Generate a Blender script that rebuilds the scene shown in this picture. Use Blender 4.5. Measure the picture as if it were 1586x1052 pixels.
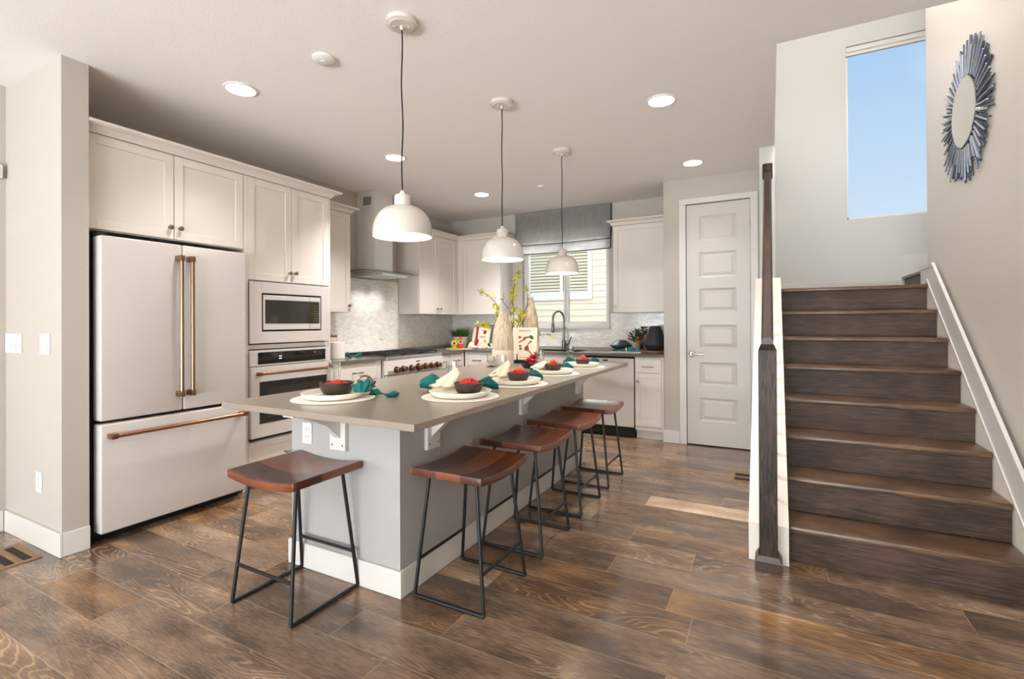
import bpy, bmesh, math, random
from mathutils import Vector, Matrix
PI = math.pi
random.seed(7)
for o in list(bpy.data.objects): bpy.data.objects.remove(o)
scene = bpy.context.scene
COL = scene.collection

# ------------------------------------------------------------------ camera
yaw, pitch, roll = math.radians(27.898), math.radians(0.187), math.radians(-0.27)
fw = Vector((-math.sin(yaw), math.cos(yaw), 0)); rt = Vector((math.cos(yaw), math.sin(yaw), 0)); up = Vector((0, 0, 1))
fw2 = fw*math.cos(pitch) + up*math.sin(pitch); up2 = up*math.cos(pitch) - fw*math.sin(pitch)
rt3 = rt*math.cos(roll) + up2*math.sin(roll); up3 = up2*math.cos(roll) - rt*math.sin(roll)
cam_data = bpy.data.cameras.new('camera'); cam = bpy.data.objects.new('camera', cam_data); COL.objects.link(cam)
M = Matrix((rt3, up3, -fw2)).transposed().to_4x4(); M.translation = Vector((4.1264, -0.1341, 1.2654))
cam.matrix_world = M
cam_data.sensor_fit = 'HORIZONTAL'; cam_data.sensor_width = 36.0; cam_data.lens = 755.66*36/1586
cam_data.shift_x = 0.0; cam_data.shift_y = (497.52-526)/1586
cam_data.clip_start = 0.02; cam_data.clip_end = 200
scene.camera = cam

# ------------------------------------------------------------------ world, sun, window and fill lights, exposure
vs = scene.view_settings
scene.display_settings.display_device = 'sRGB'
vs.view_transform = 'Standard'; vs.look = 'None'; vs.gamma = 1.0; vs.use_curve_mapping = False
vs.exposure = 0.74
world = bpy.data.worlds.new('sky'); scene.world = world; world.use_nodes = True
wn = world.node_tree.nodes; wl = world.node_tree.links
for n in list(wn): wn.remove(n)
wo = wn.new('ShaderNodeOutputWorld'); bg = wn.new('ShaderNodeBackground'); tc = wn.new('ShaderNodeTexCoord')
sep = wn.new('ShaderNodeSeparateXYZ'); ramp = wn.new('ShaderNodeValToRGB'); noi = wn.new('ShaderNodeTexNoise'); mx = wn.new('ShaderNodeMix')
mx.data_type = 'RGBA'; noi.inputs['Scale'].default_value = 2.6; noi.inputs['Detail'].default_value = 4.0
ramp.color_ramp.elements[0].position = 0.0; ramp.color_ramp.elements[0].color = (0.80, 0.92, 1.0, 1)
ramp.color_ramp.elements[1].position = 0.62; ramp.color_ramp.elements[1].color = (0.26, 0.53, 0.92, 1)
r2 = wn.new('ShaderNodeValToRGB'); r2.color_ramp.elements[0].position = .48; r2.color_ramp.elements[1].position = .78
r2.color_ramp.elements[0].color = (0, 0, 0, 1); r2.color_ramp.elements[1].color = (.75, .75, .75, 1)
wl.new(tc.outputs['Generated'], sep.inputs[0]); wl.new(sep.outputs['Z'], ramp.inputs['Fac'])
wl.new(tc.outputs['Generated'], noi.inputs['Vector']); wl.new(noi.outputs['Fac'], r2.inputs['Fac'])
wl.new(r2.outputs['Color'], mx.inputs['Factor']); wl.new(ramp.outputs['Color'], mx.inputs[6]); mx.inputs[7].default_value = (.9, .96, 1, 1)
wl.new(mx.outputs[2], bg.inputs['Color']); bg.inputs['Strength'].default_value = 0.57
wl.new(bg.outputs[0], wo.inputs[0])

def light(name, kind, loc, energy, color=(1, 1, 1), size=1.0, size_y=None, direction=None, spot=None, parent=None):
    d = bpy.data.lights.new(name, kind); d.energy = energy; d.color = color
    if kind == 'AREA':
        d.shape = 'RECTANGLE'; d.size = size; d.size_y = size_y or size
    elif kind == 'SUN': d.angle = math.radians(1.0)
    else: d.shadow_soft_size = size
    if kind == 'SPOT': d.spot_size = math.radians(spot or 120); d.spot_blend = 0.9
    o = bpy.data.objects.new(name, d); COL.objects.link(o); o.location = loc
    if direction is not None: o.rotation_euler = Vector(direction).to_track_quat('-Z', 'Y').to_euler()
    return o
light('sun', 'SUN', (0, -10, 12), 1.2, (1.0, .95, .86), direction=(.15, .62, -.70))
light('rear_window_daylight', 'AREA', (2.6, -4.35, 1.75), 14, (.90, .96, 1.0), 4.6, 1.5, direction=(0, 1, .05))
light('ceiling_uplight_fill', 'AREA', (2.6, -4.30, .75), 315, (.90, .96, 1.0), 4.6, .7, direction=(0, 1, 1.2))  # added unseen uplight behind the camera, brightens the ceiling
light('side_fill', 'AREA', (0.02, -2.3, 1.45), 10, (.96, .985, 1.0), 2.4, 1.9, direction=(1, .25, .3))  # added fill lamp; the left wall has no window here
light('stairwell_fill', 'AREA', (4.62, 2.86, 4.3), 80, (1, .99, .97), .9, 1.4, direction=(.3, 1, -.25))  # added unseen lamp that brightens the stairwell walls
light('sink_window_fill', 'AREA', (1.75, 6.55, 3.0), 120, (.97, .985, 1.0), 1.5, .9, direction=(0, -.8, -.75))  # added lamp outside, out of view, lights the sink window and roman shade
scene.cycles.max_bounces = 16; scene.cycles.diffuse_bounces = 8
for nm, loc, sx, sy, dr in (('stair_window_portal', (5.40, 6.30, 3.33), 1.05, 1.88, (0, -1, 0)), ('kitchen_window_portal', (1.78, 5.80, 1.70), 1.06, .95, (0, -1, 0))):
    p = light(nm, 'AREA', loc, 1, (1, 1, 1), sx, sy, direction=dr); p.data.cycles.is_portal = True

# ------------------------------------------------------------------ materials
def lin(c):
    def f(v):
        v /= 255.0
        return v/12.92 if v <= .04045 else ((v+.055)/1.055)**2.4
    return (f(c[0]), f(c[1]), f(c[2]), 1)
def nodes(name):
    m = bpy.data.materials.new(name); m.use_nodes = True
    nt = m.node_tree; b = nt.nodes['Principled BSDF']
    return m, nt, b
def mat(name, rgb, rough=.5, metal=0.0, vary=0.0, vscale=6.0, bump=0.0, bscale=200.0, coat=0.0, trans=0.0, ior=1.45, emit=None, estr=0.0, spec=.5, coat_r=.05):
    m, nt, b = nodes(name); L = nt.links.new
    b.inputs['Base Color'].default_value = lin(rgb); b.inputs['Roughness'].default_value = rough
    b.inputs['Metallic'].default_value = metal; b.inputs['Coat Weight'].default_value = coat; b.inputs['Coat Roughness'].default_value = coat_r
    b.inputs['Transmission Weight'].default_value = trans; b.inputs['IOR'].default_value = ior
    b.inputs['Specular IOR Level'].default_value = spec
    if emit: b.inputs['Emission Color'].default_value = lin(emit); b.inputs['Emission Strength'].default_value = estr
    t = nt.nodes.new('ShaderNodeTexCoord')
    if vary:
        n = nt.nodes.new('ShaderNodeTexNoise'); n.inputs['Scale'].default_value = vscale; n.inputs['Detail'].default_value = 5
        r = nt.nodes.new('ShaderNodeMapRange'); r.inputs[3].default_value = 1-vary; r.inputs[4].default_value = 1+vary
        h = nt.nodes.new('ShaderNodeHueSaturation'); h.inputs['Color'].default_value = lin(rgb)
        L(t.outputs['Object'], n.inputs['Vector']); L(n.outputs['Fac'], r.inputs[0]); L(r.outputs[0], h.inputs['Value']); L(h.outputs[0], b.inputs['Base Color'])
    if bump:
        n2 = nt.nodes.new('ShaderNodeTexNoise'); n2.inputs['Scale'].default_value = bscale; n2.inputs['Detail'].default_value = 3
        bp = nt.nodes.new('ShaderNodeBump'); bp.inputs['Strength'].default_value = bump; bp.inputs['Distance'].default_value = .004
        L(t.outputs['Object'], n2.inputs['Vector']); L(n2.outputs['Fac'], bp.inputs['Height']); L(bp.outputs[0], b.inputs['Normal'])
    return m
def wood(name, dark, light_, rough=.35, axis='X', scale=1.0, contrast=1.0, bump=.15, stave=None, coat=0.0):
    m, nt, b = nodes(name); L = nt.links.new; N = nt.nodes.new
    t = N('ShaderNodeTexCoord'); oi = N('ShaderNodeObjectInfo'); ad = N('ShaderNodeVectorMath'); ad.operation = 'ADD'
    ml = N('ShaderNodeMath'); ml.operation = 'MULTIPLY'; ml.inputs[1].default_value = 17.0
    L(oi.outputs['Random'], ml.inputs[0]); L(t.outputs['Object'], ad.inputs[0]); L(ml.outputs[0], ad.inputs[1])
    mp = N('ShaderNodeMapping'); s = [30*scale]*3; s['XYZ'.index(axis)] = 1.8*scale; mp.inputs['Scale'].default_value = s
    L(ad.outputs[0], mp.inputs['Vector'])
    n1 = N('ShaderNodeTexNoise'); n1.inputs['Scale'].default_value = 1.0; n1.inputs['Detail'].default_value = 3; n1.inputs['Distortion'].default_value = .6
    L(mp.outputs[0], n1.inputs['Vector'])
    sn = N('ShaderNodeMath'); sn.operation = 'MULTIPLY'; sn.inputs[1].default_value = 42.0; L(n1.outputs['Fac'], sn.inputs[0])
    si = N('ShaderNodeMath'); si.operation = 'SINE'; L(sn.outputs[0], si.inputs[0])
    mp2 = N('ShaderNodeMapping'); s2 = [190*scale]*3; s2['XYZ'.index(axis)] = 11*scale; mp2.inputs['Scale'].default_value = s2
    L(ad.outputs[0], mp2.inputs['Vector'])
    n2 = N('ShaderNodeTexNoise'); n2.inputs['Scale'].default_value = 1.0; n2.inputs['Detail'].default_value = 2; L(mp2.outputs[0], n2.inputs['Vector'])
    n3 = N('ShaderNodeTexNoise'); n3.inputs['Scale'].default_value = 3.5; n3.inputs['Detail'].default_value = 2; L(ad.outputs[0], n3.inputs['Vector'])
    def mul(a, k):
        q = N('ShaderNodeMath'); q.operation = 'MULTIPLY'; q.inputs[1].default_value = k; L(a, q.inputs[0]); return q.outputs[0]
    def add(a, c):
        q = N('ShaderNodeMath'); q.operation = 'ADD'; L(a, q.inputs[0])
        if isinstance(c, float): q.inputs[1].default_value = c
        else: L(c, q.inputs[1])
        return q.outputs[0]
    f = add(add(mul(si.outputs[0], .10*contrast), mul(n2.outputs['Fac'], .75*contrast)), mul(n3.outputs['Fac'], .75))
    f = add(f, -.18-.37*contrast)
    if stave:
        sp = N('ShaderNodeSeparateXYZ'); L(t.outputs['Object'], sp.inputs[0])
        k = mul(sp.outputs['XYZ'.index(stave[0])], 1.0/stave[1]); fl = N('ShaderNodeMath'); fl.operation = 'FLOOR'; L(add(k, .35), fl.inputs[0])
        wn_ = N('ShaderNodeTexWhiteNoise'); wn_.noise_dimensions = '1D'; L(add(fl.outputs[0], oi.outputs['Random']), wn_.inputs['W'])
        f = add(f, mul(add(wn_.outputs['Value'], -.5), .5))
    cr = N('ShaderNodeValToRGB'); cr.color_ramp.elements[0].color = lin(dark); cr.color_ramp.elements[1].color = lin(light_)
    L(f, cr.inputs['Fac']); L(cr.outputs[0], b.inputs['Base Color'])
    bp = N('ShaderNodeBump'); bp.inputs['Strength'].default_value = bump; bp.inputs['Distance'].default_value = .002
    L(n2.outputs['Fac'], bp.inputs['Height']); L(bp.outputs[0], b.inputs['Normal'])
    b.inputs['Roughness'].default_value = rough; b.inputs['Coat Weight'].default_value = coat; b.inputs['Coat Roughness'].default_value = .15; b.inputs['Specular IOR Level'].default_value = .28 if rough > .4 else .5
    return m

MT = {}
MT['wall'] = mat('wall paint warm grey', (182, 175, 166), .62, bump=.25, bscale=130)
MT['wall2'] = mat('stair wall paint', (199, 197, 193), .62, bump=.2, bscale=130)
MT['wallR'] = mat('orange peel wall paint', (214, 206, 197), .30, bump=.8, bscale=150)
MT['ceil'] = mat('ceiling paint', (236, 232, 229), .7, bump=.22, bscale=110)
MT['trim'] = mat('white trim paint', (209, 205, 200), .35)
MT['knee'] = mat('cream trim paint', (234, 226, 214), .4)
MT['cab'] = mat('warm white cabinet lacquer', (212, 205, 197), .38)
MT['fridge'] = mat('matte white enamel', (197, 190, 185), .3, coat=.2)
MT['white'] = mat('white plastic', (218, 216, 212), .35)
MT['gwhite'] = mat('glossy white enamel', (206, 199, 189), .10, coat=.6)
MT['bronze'] = mat('brushed bronze', (150, 126, 104), .32, 1.0, vary=.12, vscale=40)
MT['nickel'] = mat('brushed nickel', (150, 140, 128), .32, 1.0)
MT['copper'] = mat('brushed copper', (160, 116, 90), .28, 1.0)
MT['knobm'] = mat('dark bronze', (112, 86, 70), .3, 1.0)
MT['steel'] = mat('stainless steel', (205, 203, 200), .3, 1.0)
MT['faucet'] = mat('dark stainless', (120, 118, 114), .28, 1.0)
MT['black'] = mat('black gap', (10, 10, 11), .6)
MT['iron'] = mat('black cast iron', (28, 28, 30), .55, bump=.3, bscale=300)
MT['rod'] = mat('black powder coated steel', (22, 21, 21), .42)
MT['dglass'] = mat('dark oven glass', (26, 25, 24), .06, coat=.5)
MT['dglass2'] = mat('smoked window', (46, 43, 38), .06, coat=.5)
MT['count'] = mat('taupe quartz', (140, 127, 114), .26, vary=.05, vscale=30, coat=.35, coat_r=.3)
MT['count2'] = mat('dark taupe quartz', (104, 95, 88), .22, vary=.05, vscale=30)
MT['isl'] = mat('island drywall paint', (166, 164, 161), .55, bump=.35, bscale=140)
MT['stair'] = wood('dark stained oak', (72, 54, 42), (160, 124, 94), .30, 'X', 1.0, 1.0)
MT['stairr'] = wood('shaded oak riser', (54, 42, 36), (124, 96, 80), .5, 'X', 1.0, .9)  # tread oak darkened for the risers; their shade is put into the colour
MT['newel'] = wood('dark stained oak post', (18, 14, 13), (96, 70, 54), .42, 'Z', 1.3, 2.2, bump=.4)
MT['rail'] = wood('dark stained oak rail', (40, 28, 22), (104, 74, 52), .4, 'Y', 1.2, .9)
MT['seat'] = wood('oiled acacia', (70, 33, 20), (172, 96, 58), .3, 'Y', .8, .6, bump=.08, stave=('X', .13), coat=.3)
MT['tan'] = wood('pale oak', (120, 92, 62), (196, 160, 116), .45, 'X', 1.0, .7)
MT['board'] = wood('honey wood', (130, 84, 44), (196, 140, 84), .4, 'X', 1.5, .8)
MT['plate'] = mat('cream stoneware', (236, 228, 214), .28)
MT['matw'] = mat('woven white placemat', (238, 234, 226), .8, bump=.6, bscale=420)
MT['bowl'] = mat('black stoneware', (52, 44, 38), .38, vary=.25, vscale=18)
MT['red'] = mat('red garnish', (196, 34, 28), .45, vary=.4, vscale=90)
MT['orange'] = mat('orange garnish', (224, 92, 50), .45, vary=.25, vscale=60)
MT['flower'] = mat('scarlet petal', (200, 18, 22), .5, vary=.3, vscale=30)
MT['teal'] = mat('teal linen', (8, 98, 96), .8, vary=.22, vscale=22, bump=.4, bscale=600)
MT['cream'] = mat('cream linen', (232, 220, 196), .85, vary=.06, vscale=30, bump=.4, bscale=500)
MT['glass'] = mat('clear glass', (250, 252, 252), .02, trans=1.0, ior=1.45)
MT['glassp'] = mat('window glass', (255, 255, 255), .0, trans=1.0, ior=1.02)
MT['hoodg'] = mat('hood glass', (225, 236, 232), .02, trans=1.0, ior=1.3)
MT['leafy'] = mat('yellow green leaves', (196, 190, 40), .5, vary=.3, vscale=20)
MT['twig'] = mat('dark twig', (58, 44, 40), .7)
MT['grass'] = mat('green grass blades', (48, 104, 24), .5, vary=.4, vscale=14)
MT['olive'] = mat('dark green leaves', (58, 66, 48), .5, vary=.35, vscale=22)
MT['yellow'] = mat('yellow oil', (206, 172, 10), .15)
MT['orangeb'] = mat('orange oil', (204, 80, 30), .15)
MT['dark'] = mat('dark brown cap', (44, 28, 24), .4)
MT['navy'] = mat('matte blue black ceramic', (46, 50, 58), .42)
MT['cord'] = mat('black cord', (18, 18, 18), .5)
MT['paper'] = mat('cream card cover', (236, 226, 206), .6)
MT['page'] = mat('paper pages', (240, 236, 226), .8)
MT['ink'] = mat('dark ink', (60, 44, 36), .7)
MT['inkred'] = mat('red ink', (176, 40, 48), .6)
MT['inkpink'] = mat('brick ink', (158, 92, 72), .6)
MT['inkgreen'] = mat('green ink', (74, 88, 58), .6)
MT['inkyel'] = mat('mustard ink', (196, 170, 70), .6)
MT['lens'] = mat('lit lamp lens', (255, 246, 232), .5, emit=(255, 240, 216), estr=9.0)
MT['bulb'] = mat('lit bulb', (255, 240, 214), .5, emit=(255, 226, 180), estr=14.0)
MT['mirror'] = mat('mirror glass', (225, 222, 214), .03, 1.0)
MT['silver'] = mat('blue silver sticks', (160, 166, 176), .35, .3, vary=.3, vscale=40)
MT['sticks'] = mat('dark slate sticks', (82, 88, 100), .4, .3)
MT['vent'] = mat('dark vent void', (46, 36, 28), .7)
MT['slate'] = mat('plain grey', (120, 116, 110), .6)  # flat grey for upper risers, hood vent slots and title lines
MT['led'] = mat('lit display digits', (220, 230, 235), .4, emit=(220, 235, 240), estr=2.0)
MT['siding'] = mat('cream siding', (238, 230, 208), .75)
MT['sidtrim'] = mat('white exterior trim', (238, 238, 232), .6)
MT['blind'] = mat('exterior blind slats', (220, 216, 190), .6)

# vase: ribbed taupe glaze over cream foot
def vase_mat():
    m, nt, b = nodes('striped vase glaze'); L = nt.links.new; N = nt.nodes.new
    t = N('ShaderNodeTexCoord'); mp = N('ShaderNodeMapping'); mp.inputs['Scale'].default_value = (95, 95, 4); L(t.outputs['Object'], mp.inputs[0])
    n = N('ShaderNodeTexNoise'); n.inputs['Scale'].default_value = 1.0; n.inputs['Detail'].default_value = 3; L(mp.outputs[0], n.inputs['Vector'])
    cr = N('ShaderNodeValToRGB'); cr.color_ramp.elements[0].color = lin((164, 147, 124)); cr.color_ramp.elements[0].position = .32
    cr.color_ramp.elements[1].color = lin((206, 190, 166)); cr.color_ramp.elements[1].position = .62
    L(n.outputs['Fac'], cr.inputs[0]); L(cr.outputs[0], b.inputs['Base Color']); b.inputs['Roughness'].default_value = .6
    return m
MT['vase'] = vase_mat()
MT['vasefoot'] = mat('cream vase foot', (226, 214, 194), .6, vary=.04, vscale=30)

def fabric_mat():
    m, nt, b = nodes('grey roman shade fabric'); L = nt.links.new; N = nt.nodes.new
    t = N('ShaderNodeTexCoord'); n = N('ShaderNodeTexNoise'); n.inputs['Scale'].default_value = 14; n.inputs['Detail'].default_value = 6; L(t.outputs['Object'], n.inputs['Vector'])
    cr = N('ShaderNodeValToRGB'); cr.color_ramp.elements[0].color = lin((168, 166, 164)); cr.color_ramp.elements[1].color = lin((206, 204, 202))
    L(n.outputs['Fac'], cr.inputs[0]); L(cr.outputs[0], b.inputs['Base Color']); b.inputs['Roughness'].default_value = .85
    tr = N('ShaderNodeBsdfTranslucent'); L(cr.outputs[0], tr.inputs['Color']); ms = N('ShaderNodeMixShader'); ms.inputs[0].default_value = .70
    out = nt.nodes['Material Output']; L(b.outputs[0], ms.inputs[1]); L(tr.outputs[0], ms.inputs[2]); L(ms.outputs[0], out.inputs[0])
    return m
MT['fabric'] = fabric_mat()

def tile_mat():
    m, nt, b = nodes('pearl mosaic tile'); L = nt.links.new; N = nt.nodes.new
    t = N('ShaderNodeTexCoord'); sp = N('ShaderNodeSeparateXYZ'); L(t.outputs['Object'], sp.inputs[0])
    a = N('ShaderNodeMath'); a.operation = 'ADD'; L(sp.outputs[0], a.inputs[0]); L(sp.outputs[1], a.inputs[1])
    cb = N('ShaderNodeCombineXYZ'); L(a.outputs[0], cb.inputs[0]); L(sp.outputs[2], cb.inputs[1])
    br = N('ShaderNodeTexBrick'); br.offset = .5; br.inputs['Scale'].default_value = 1.0
    br.inputs['Brick Width'].default_value = .052; br.inputs['Row Height'].default_value = .026; br.inputs['Mortar Size'].default_value = .0013
    br.inputs['Color1'].default_value = lin((220, 215, 208)); br.inputs['Color2'].default_value = lin((238, 235, 230)); br.inputs['Mortar'].default_value = lin((212, 206, 198))
    br.inputs['Bias'].default_value = 0.0
    L(cb.outputs[0], br.inputs['Vector']); L(br.outputs['Color'], b.inputs['Base Color'])
    # each tile leans a little its own way: a low frequency wobble of the surface
    n = N('ShaderNodeTexNoise'); n.inputs['Scale'].default_value = 26; n.inputs['Detail'].default_value = 1; L(t.outputs['Object'], n.inputs['Vector'])
    b1 = N('ShaderNodeBump'); b1.inputs['Strength'].default_value = .35; b1.inputs['Distance'].default_value = .006; L(n.outputs['Fac'], b1.inputs['Height'])
    iv = N('ShaderNodeMath'); iv.operation = 'SUBTRACT'; iv.inputs[0].default_value = 1; L(br.outputs['Fac'], iv.inputs[1])
    b2 = N('ShaderNodeBump'); b2.inputs['Strength'].default_value = .6; b2.inputs['Distance'].default_value = .0015; L(iv.outputs[0], b2.inputs['Height']); L(b1.outputs[0], b2.inputs['Normal'])
    L(b2.outputs[0], b.inputs['Normal']); b.inputs['Roughness'].default_value = .18; b.inputs['Coat Weight'].default_value = .4
    return m
MT['tile'] = tile_mat()

def floor_mat():
    m, nt, b = nodes('wire brushed oak planks'); L = nt.links.new; N = nt.nodes.new
    def math_(op, a, c=None):
        q = N('ShaderNodeMath'); q.operation = op
        for i, v in enumerate((a, c)):
            if v is None: continue
            if isinstance(v, (int, float)): q.inputs[i].default_value = v
            else: L(v, q.inputs[i])
        return q.outputs[0]
    u1 = N('ShaderNodeUVMap'); u1.uv_map = 'from_start'; u2 = N('ShaderNodeUVMap'); u2.uv_map = 'to_end'
    at = N('ShaderNodeAttribute'); at.attribute_name = 'plank'   # r: tone, g: hue, b: seed
    sa = N('ShaderNodeSeparateColor'); L(at.outputs['Color'], sa.inputs[0])
    s1 = N('ShaderNodeSeparateXYZ'); L(u1.outputs[0], s1.inputs[0]); s2 = N('ShaderNodeSeparateXYZ'); L(u2.outputs[0], s2.inputs[0])
    edge = math_('MINIMUM', math_('MINIMUM', s1.outputs[0], s1.outputs[1]), math_('MINIMUM', s2.outputs[0], s2.outputs[1]))
    off = math_('MULTIPLY', sa.outputs[2], 37.0)
    cv = N('ShaderNodeCombineXYZ'); L(math_('ADD', s1.outputs[0], off), cv.inputs[0]); L(s1.outputs[1], cv.inputs[1]); L(off, cv.inputs[2])
    def noise(scale, det, dist=0.0):
        mp = N('ShaderNodeMapping'); mp.inputs['Scale'].default_value = scale; L(cv.outputs[0], mp.inputs[0])
        n = N('ShaderNodeTexNoise'); n.inputs['Scale'].default_value = 1.0; n.inputs['Detail'].default_value = det; n.inputs['Distortion'].default_value = dist
        L(mp.outputs[0], n.inputs['Vector']); return n.outputs['Fac']
    rings = math_('SINE', math_('MULTIPLY', noise((.85, 6.5, 1), 2.0, .5), 210.0))
    cath = math_('POWER', math_('MAXIMUM', rings, 0.0), 3.0)
    mask = noise((1.3, 2.0, 1), 1.0)
    mk = N('ShaderNodeMapRange'); mk.inputs[1].default_value = .40; mk.inputs[2].default_value = .60; L(mask, mk.inputs[0])
    fine = noise((20, 260, 1), 4.0); cloud = noise((2.4, 7, 1), 3.0)
    tone = math_('ADD', math_('MULTIPLY', sa.outputs[0], .55), math_('MULTIPLY', cloud, 1.0))
    tone = math_('ADD', tone, math_('MULTIPLY', fine, .65))
    tone = math_('ADD', tone, math_('MULTIPLY', math_('MULTIPLY', cath, mk.outputs[0]), .30))
    tone = math_('ADD', tone, -.77)
    cr = N('ShaderNodeValToRGB'); e = cr.color_ramp.elements
    e[0].color = lin((88, 70, 56)); e[0].position = .0; e[1].color = lin((236, 204, 160)); e[1].position = 1.0
    k = e.new(.45); k.color = lin((164, 130, 98))
    L(tone, cr.inputs[0])
    hs = N('ShaderNodeHueSaturation'); L(cr.outputs[0], hs.inputs['Color']); sr = N('ShaderNodeMapRange'); sr.inputs[3].default_value = .85; sr.inputs[4].default_value = 1.2
    L(sa.outputs[1], sr.inputs[0]); L(sr.outputs[0], hs.inputs['Saturation'])
    line = N('ShaderNodeMapRange'); line.inputs[1].default_value = .0012; line.inputs[2].default_value = .0026; line.inputs[3].default_value = 1; line.inputs[4].default_value = 0
    L(edge, line.inputs[0])
    mxx = N('ShaderNodeMix'); mxx.data_type = 'RGBA'; L(math_('MULTIPLY', line.outputs[0], .55), mxx.inputs['Factor']); L(hs.outputs[0], mxx.inputs[6]); mxx.inputs[7].default_value = lin((172, 146, 118))  # pale plank seams: light caught on the bevels, put into the colour
    L(mxx.outputs[2], b.inputs['Base Color'])
    bp = N('ShaderNodeBump'); bp.inputs['Strength'].default_value = .22; bp.inputs['Distance'].default_value = .002
    L(math_('ADD', math_('MULTIPLY', fine, .7), math_('MULTIPLY', cath, -.25)), bp.inputs['Height']); L(bp.outputs[0], b.inputs['Normal'])
    rr = N('ShaderNodeMapRange'); rr.inputs[3].default_value = .14; rr.inputs[4].default_value = .28; L(fine, rr.inputs[0]); L(rr.outputs[0], b.inputs['Roughness'])
    b.inputs['Coat Weight'].default_value = .35; b.inputs['Coat Roughness'].default_value = .16
    return m
MT['floor'] = floor_mat()

# ------------------------------------------------------------------ mesh helpers
class MB:
    def __init__(s): s.bm = bmesh.new()
    def box(s, x0, x1, y0, y1, z0, z1, bev=0.0, seg=2):
        r = bmesh.ops.create_cube(s.bm, size=1.0); vs_ = r['verts']
        for v in vs_:
            v.co = Vector(((x0+x1)/2+v.co.x*(x1-x0), (y0+y1)/2+v.co.y*(y1-y0), (z0+z1)/2+v.co.z*(z1-z0)))
        if bev:
            es = list({e for v in vs_ for e in v.link_edges})
            bmesh.ops.bevel(s.bm, geom=es, offset=bev, segments=seg, affect='EDGES', profile=.5)
        return s
    def fbox(s, F, u0, u1, v0, v1, n0, n1, bev=0.0):
        p = F(u0, v0, n0); q = F(u1, v1, n1)
        return s.box(min(p.x, q.x), max(p.x, q.x), min(p.y, q.y), max(p.y, q.y), min(p.z, q.z), max(p.z, q.z), bev)
    def cone(s, p0, p1, r0, r1=None, seg=20):
        p0 = Vector(p0); p1 = Vector(p1); r1 = r0 if r1 is None else r1
        q = (p1-p0).to_track_quat('Z', 'Y')
        rings = []
        for p, r in ((p0, r0), (p1, r1)):
            rings.append([s.bm.verts.new(p + q @ Vector((r*math.cos(2*PI*i/seg), r*math.sin(2*PI*i/seg), 0))) for i in range(seg)])
        for i in range(seg):
            s.bm.faces.new((rings[0][i], rings[0][(i+1) % seg], rings[1][(i+1) % seg], rings[1][i]))
        s.bm.faces.new(rings[0][::-1]); s.bm.faces.new(rings[1])
        return s
    def lathe(s, prof, c=(0, 0, 0), seg=32, axis=(0, 0, 1), cap0=True, cap1=True, fn=None):
        c = Vector(c); q = Vector(axis).to_track_quat('Z', 'Y'); rings = []
        for j, (r, z) in enumerate(prof):
            ring = []
            for i in range(seg):
                a = 2*PI*i/seg; rr = r*(fn(a, j) if fn else 1)
                ring.append(s.bm.verts.new(c + q @ Vector((rr*math.cos(a), rr*math.sin(a), z))))
            rings.append(ring)
        for j in range(len(rings)-1):
            for i in range(seg):
                s.bm.faces.new((rings[j][i], rings[j][(i+1) % seg], rings[j+1][(i+1) % seg], rings[j+1][i]))
        if cap0: s.bm.faces.new(rings[0][::-1])
        if cap1: s.bm.faces.new(rings[-1])
        return s
    def tube(s, pts, r, seg=8, r_end=None, closed=False):
        pts = [Vector(p) for p in pts]; n = len(pts); rings = []; ref = Vector((.137, .33, .93)).normalized()
        for i, p in enumerate(pts):
            if closed: d = pts[(i+1) % n]-pts[i-1]
            else: d = pts[min(i+1, n-1)]-pts[max(i-1, 0)]
            d.normalize()
            a = d.cross(ref)
            if a.length < 1e-3: a = d.cross(Vector((1, 0, 0)))
            a.normalize(); bb = d.cross(a); rr = r if r_end is None else r+(r_end-r)*i/(n-1)
            rings.append([s.bm.verts.new(p+a*rr*math.cos(2*PI*k/seg)+bb*rr*math.sin(2*PI*k/seg)) for k in range(seg)])
        m = n if closed else n-1
        for j in range(m):
            A, B = rings[j], rings[(j+1) % n]
            for i in range(seg): s.bm.faces.new((A[i], A[(i+1) % seg], B[(i+1) % seg], B[i]))
        if not closed: s.bm.faces.new(rings[0][::-1]); s.bm.faces.new(rings[-1])
        return s
    def prism(s, poly, T0, T1):
        a = [s.bm.verts.new(T0(*p)) for p in poly]; b = [s.bm.verts.new(T1(*p)) for p in poly]; n = len(poly)
        for i in range(n): s.bm.faces.new((a[i], a[(i+1) % n], b[(i+1) % n], b[i]))
        s.bm.faces.new(a[::-1]); s.bm.faces.new(b)
        return s
    def prism_x(s, poly, x0, x1): return s.prism(poly, lambda p, q: (x0, p, q), lambda p, q: (x1, p, q))
    def prism_y(s, poly, y0, y1): return s.prism(poly, lambda p, q: (p, y0, q), lambda p, q: (p, y1, q))
    def prism_z(s, poly, z0, z1): return s.prism(poly, lambda p, q: (p, q, z0), lambda p, q: (p, q, z1))
    def grid(s, fn, nu, nv, wrap=False):
        V = [[s.bm.verts.new(fn(i/nu, j/nv)) for j in range(nv+1)] for i in range(nu+1 if not wrap else nu)]
        for i in range(nu):
            for j in range(nv):
                A = V[i]; B = V[(i+1) % len(V)]
                s.bm.faces.new((A[j], B[j], B[j+1], A[j+1]))
        return s
    def sphere(s, c, r, seg=16, ry=None, rz=None):
        res = bmesh.ops.create_uvsphere(s.bm, u_segments=seg, v_segments=max(6, seg//2), radius=1.0)
        for v in res['verts']: v.co = Vector((c[0]+v.co.x*r, c[1]+v.co.y*(ry or r), c[2]+v.co.z*(rz or r)))
        return s
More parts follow.
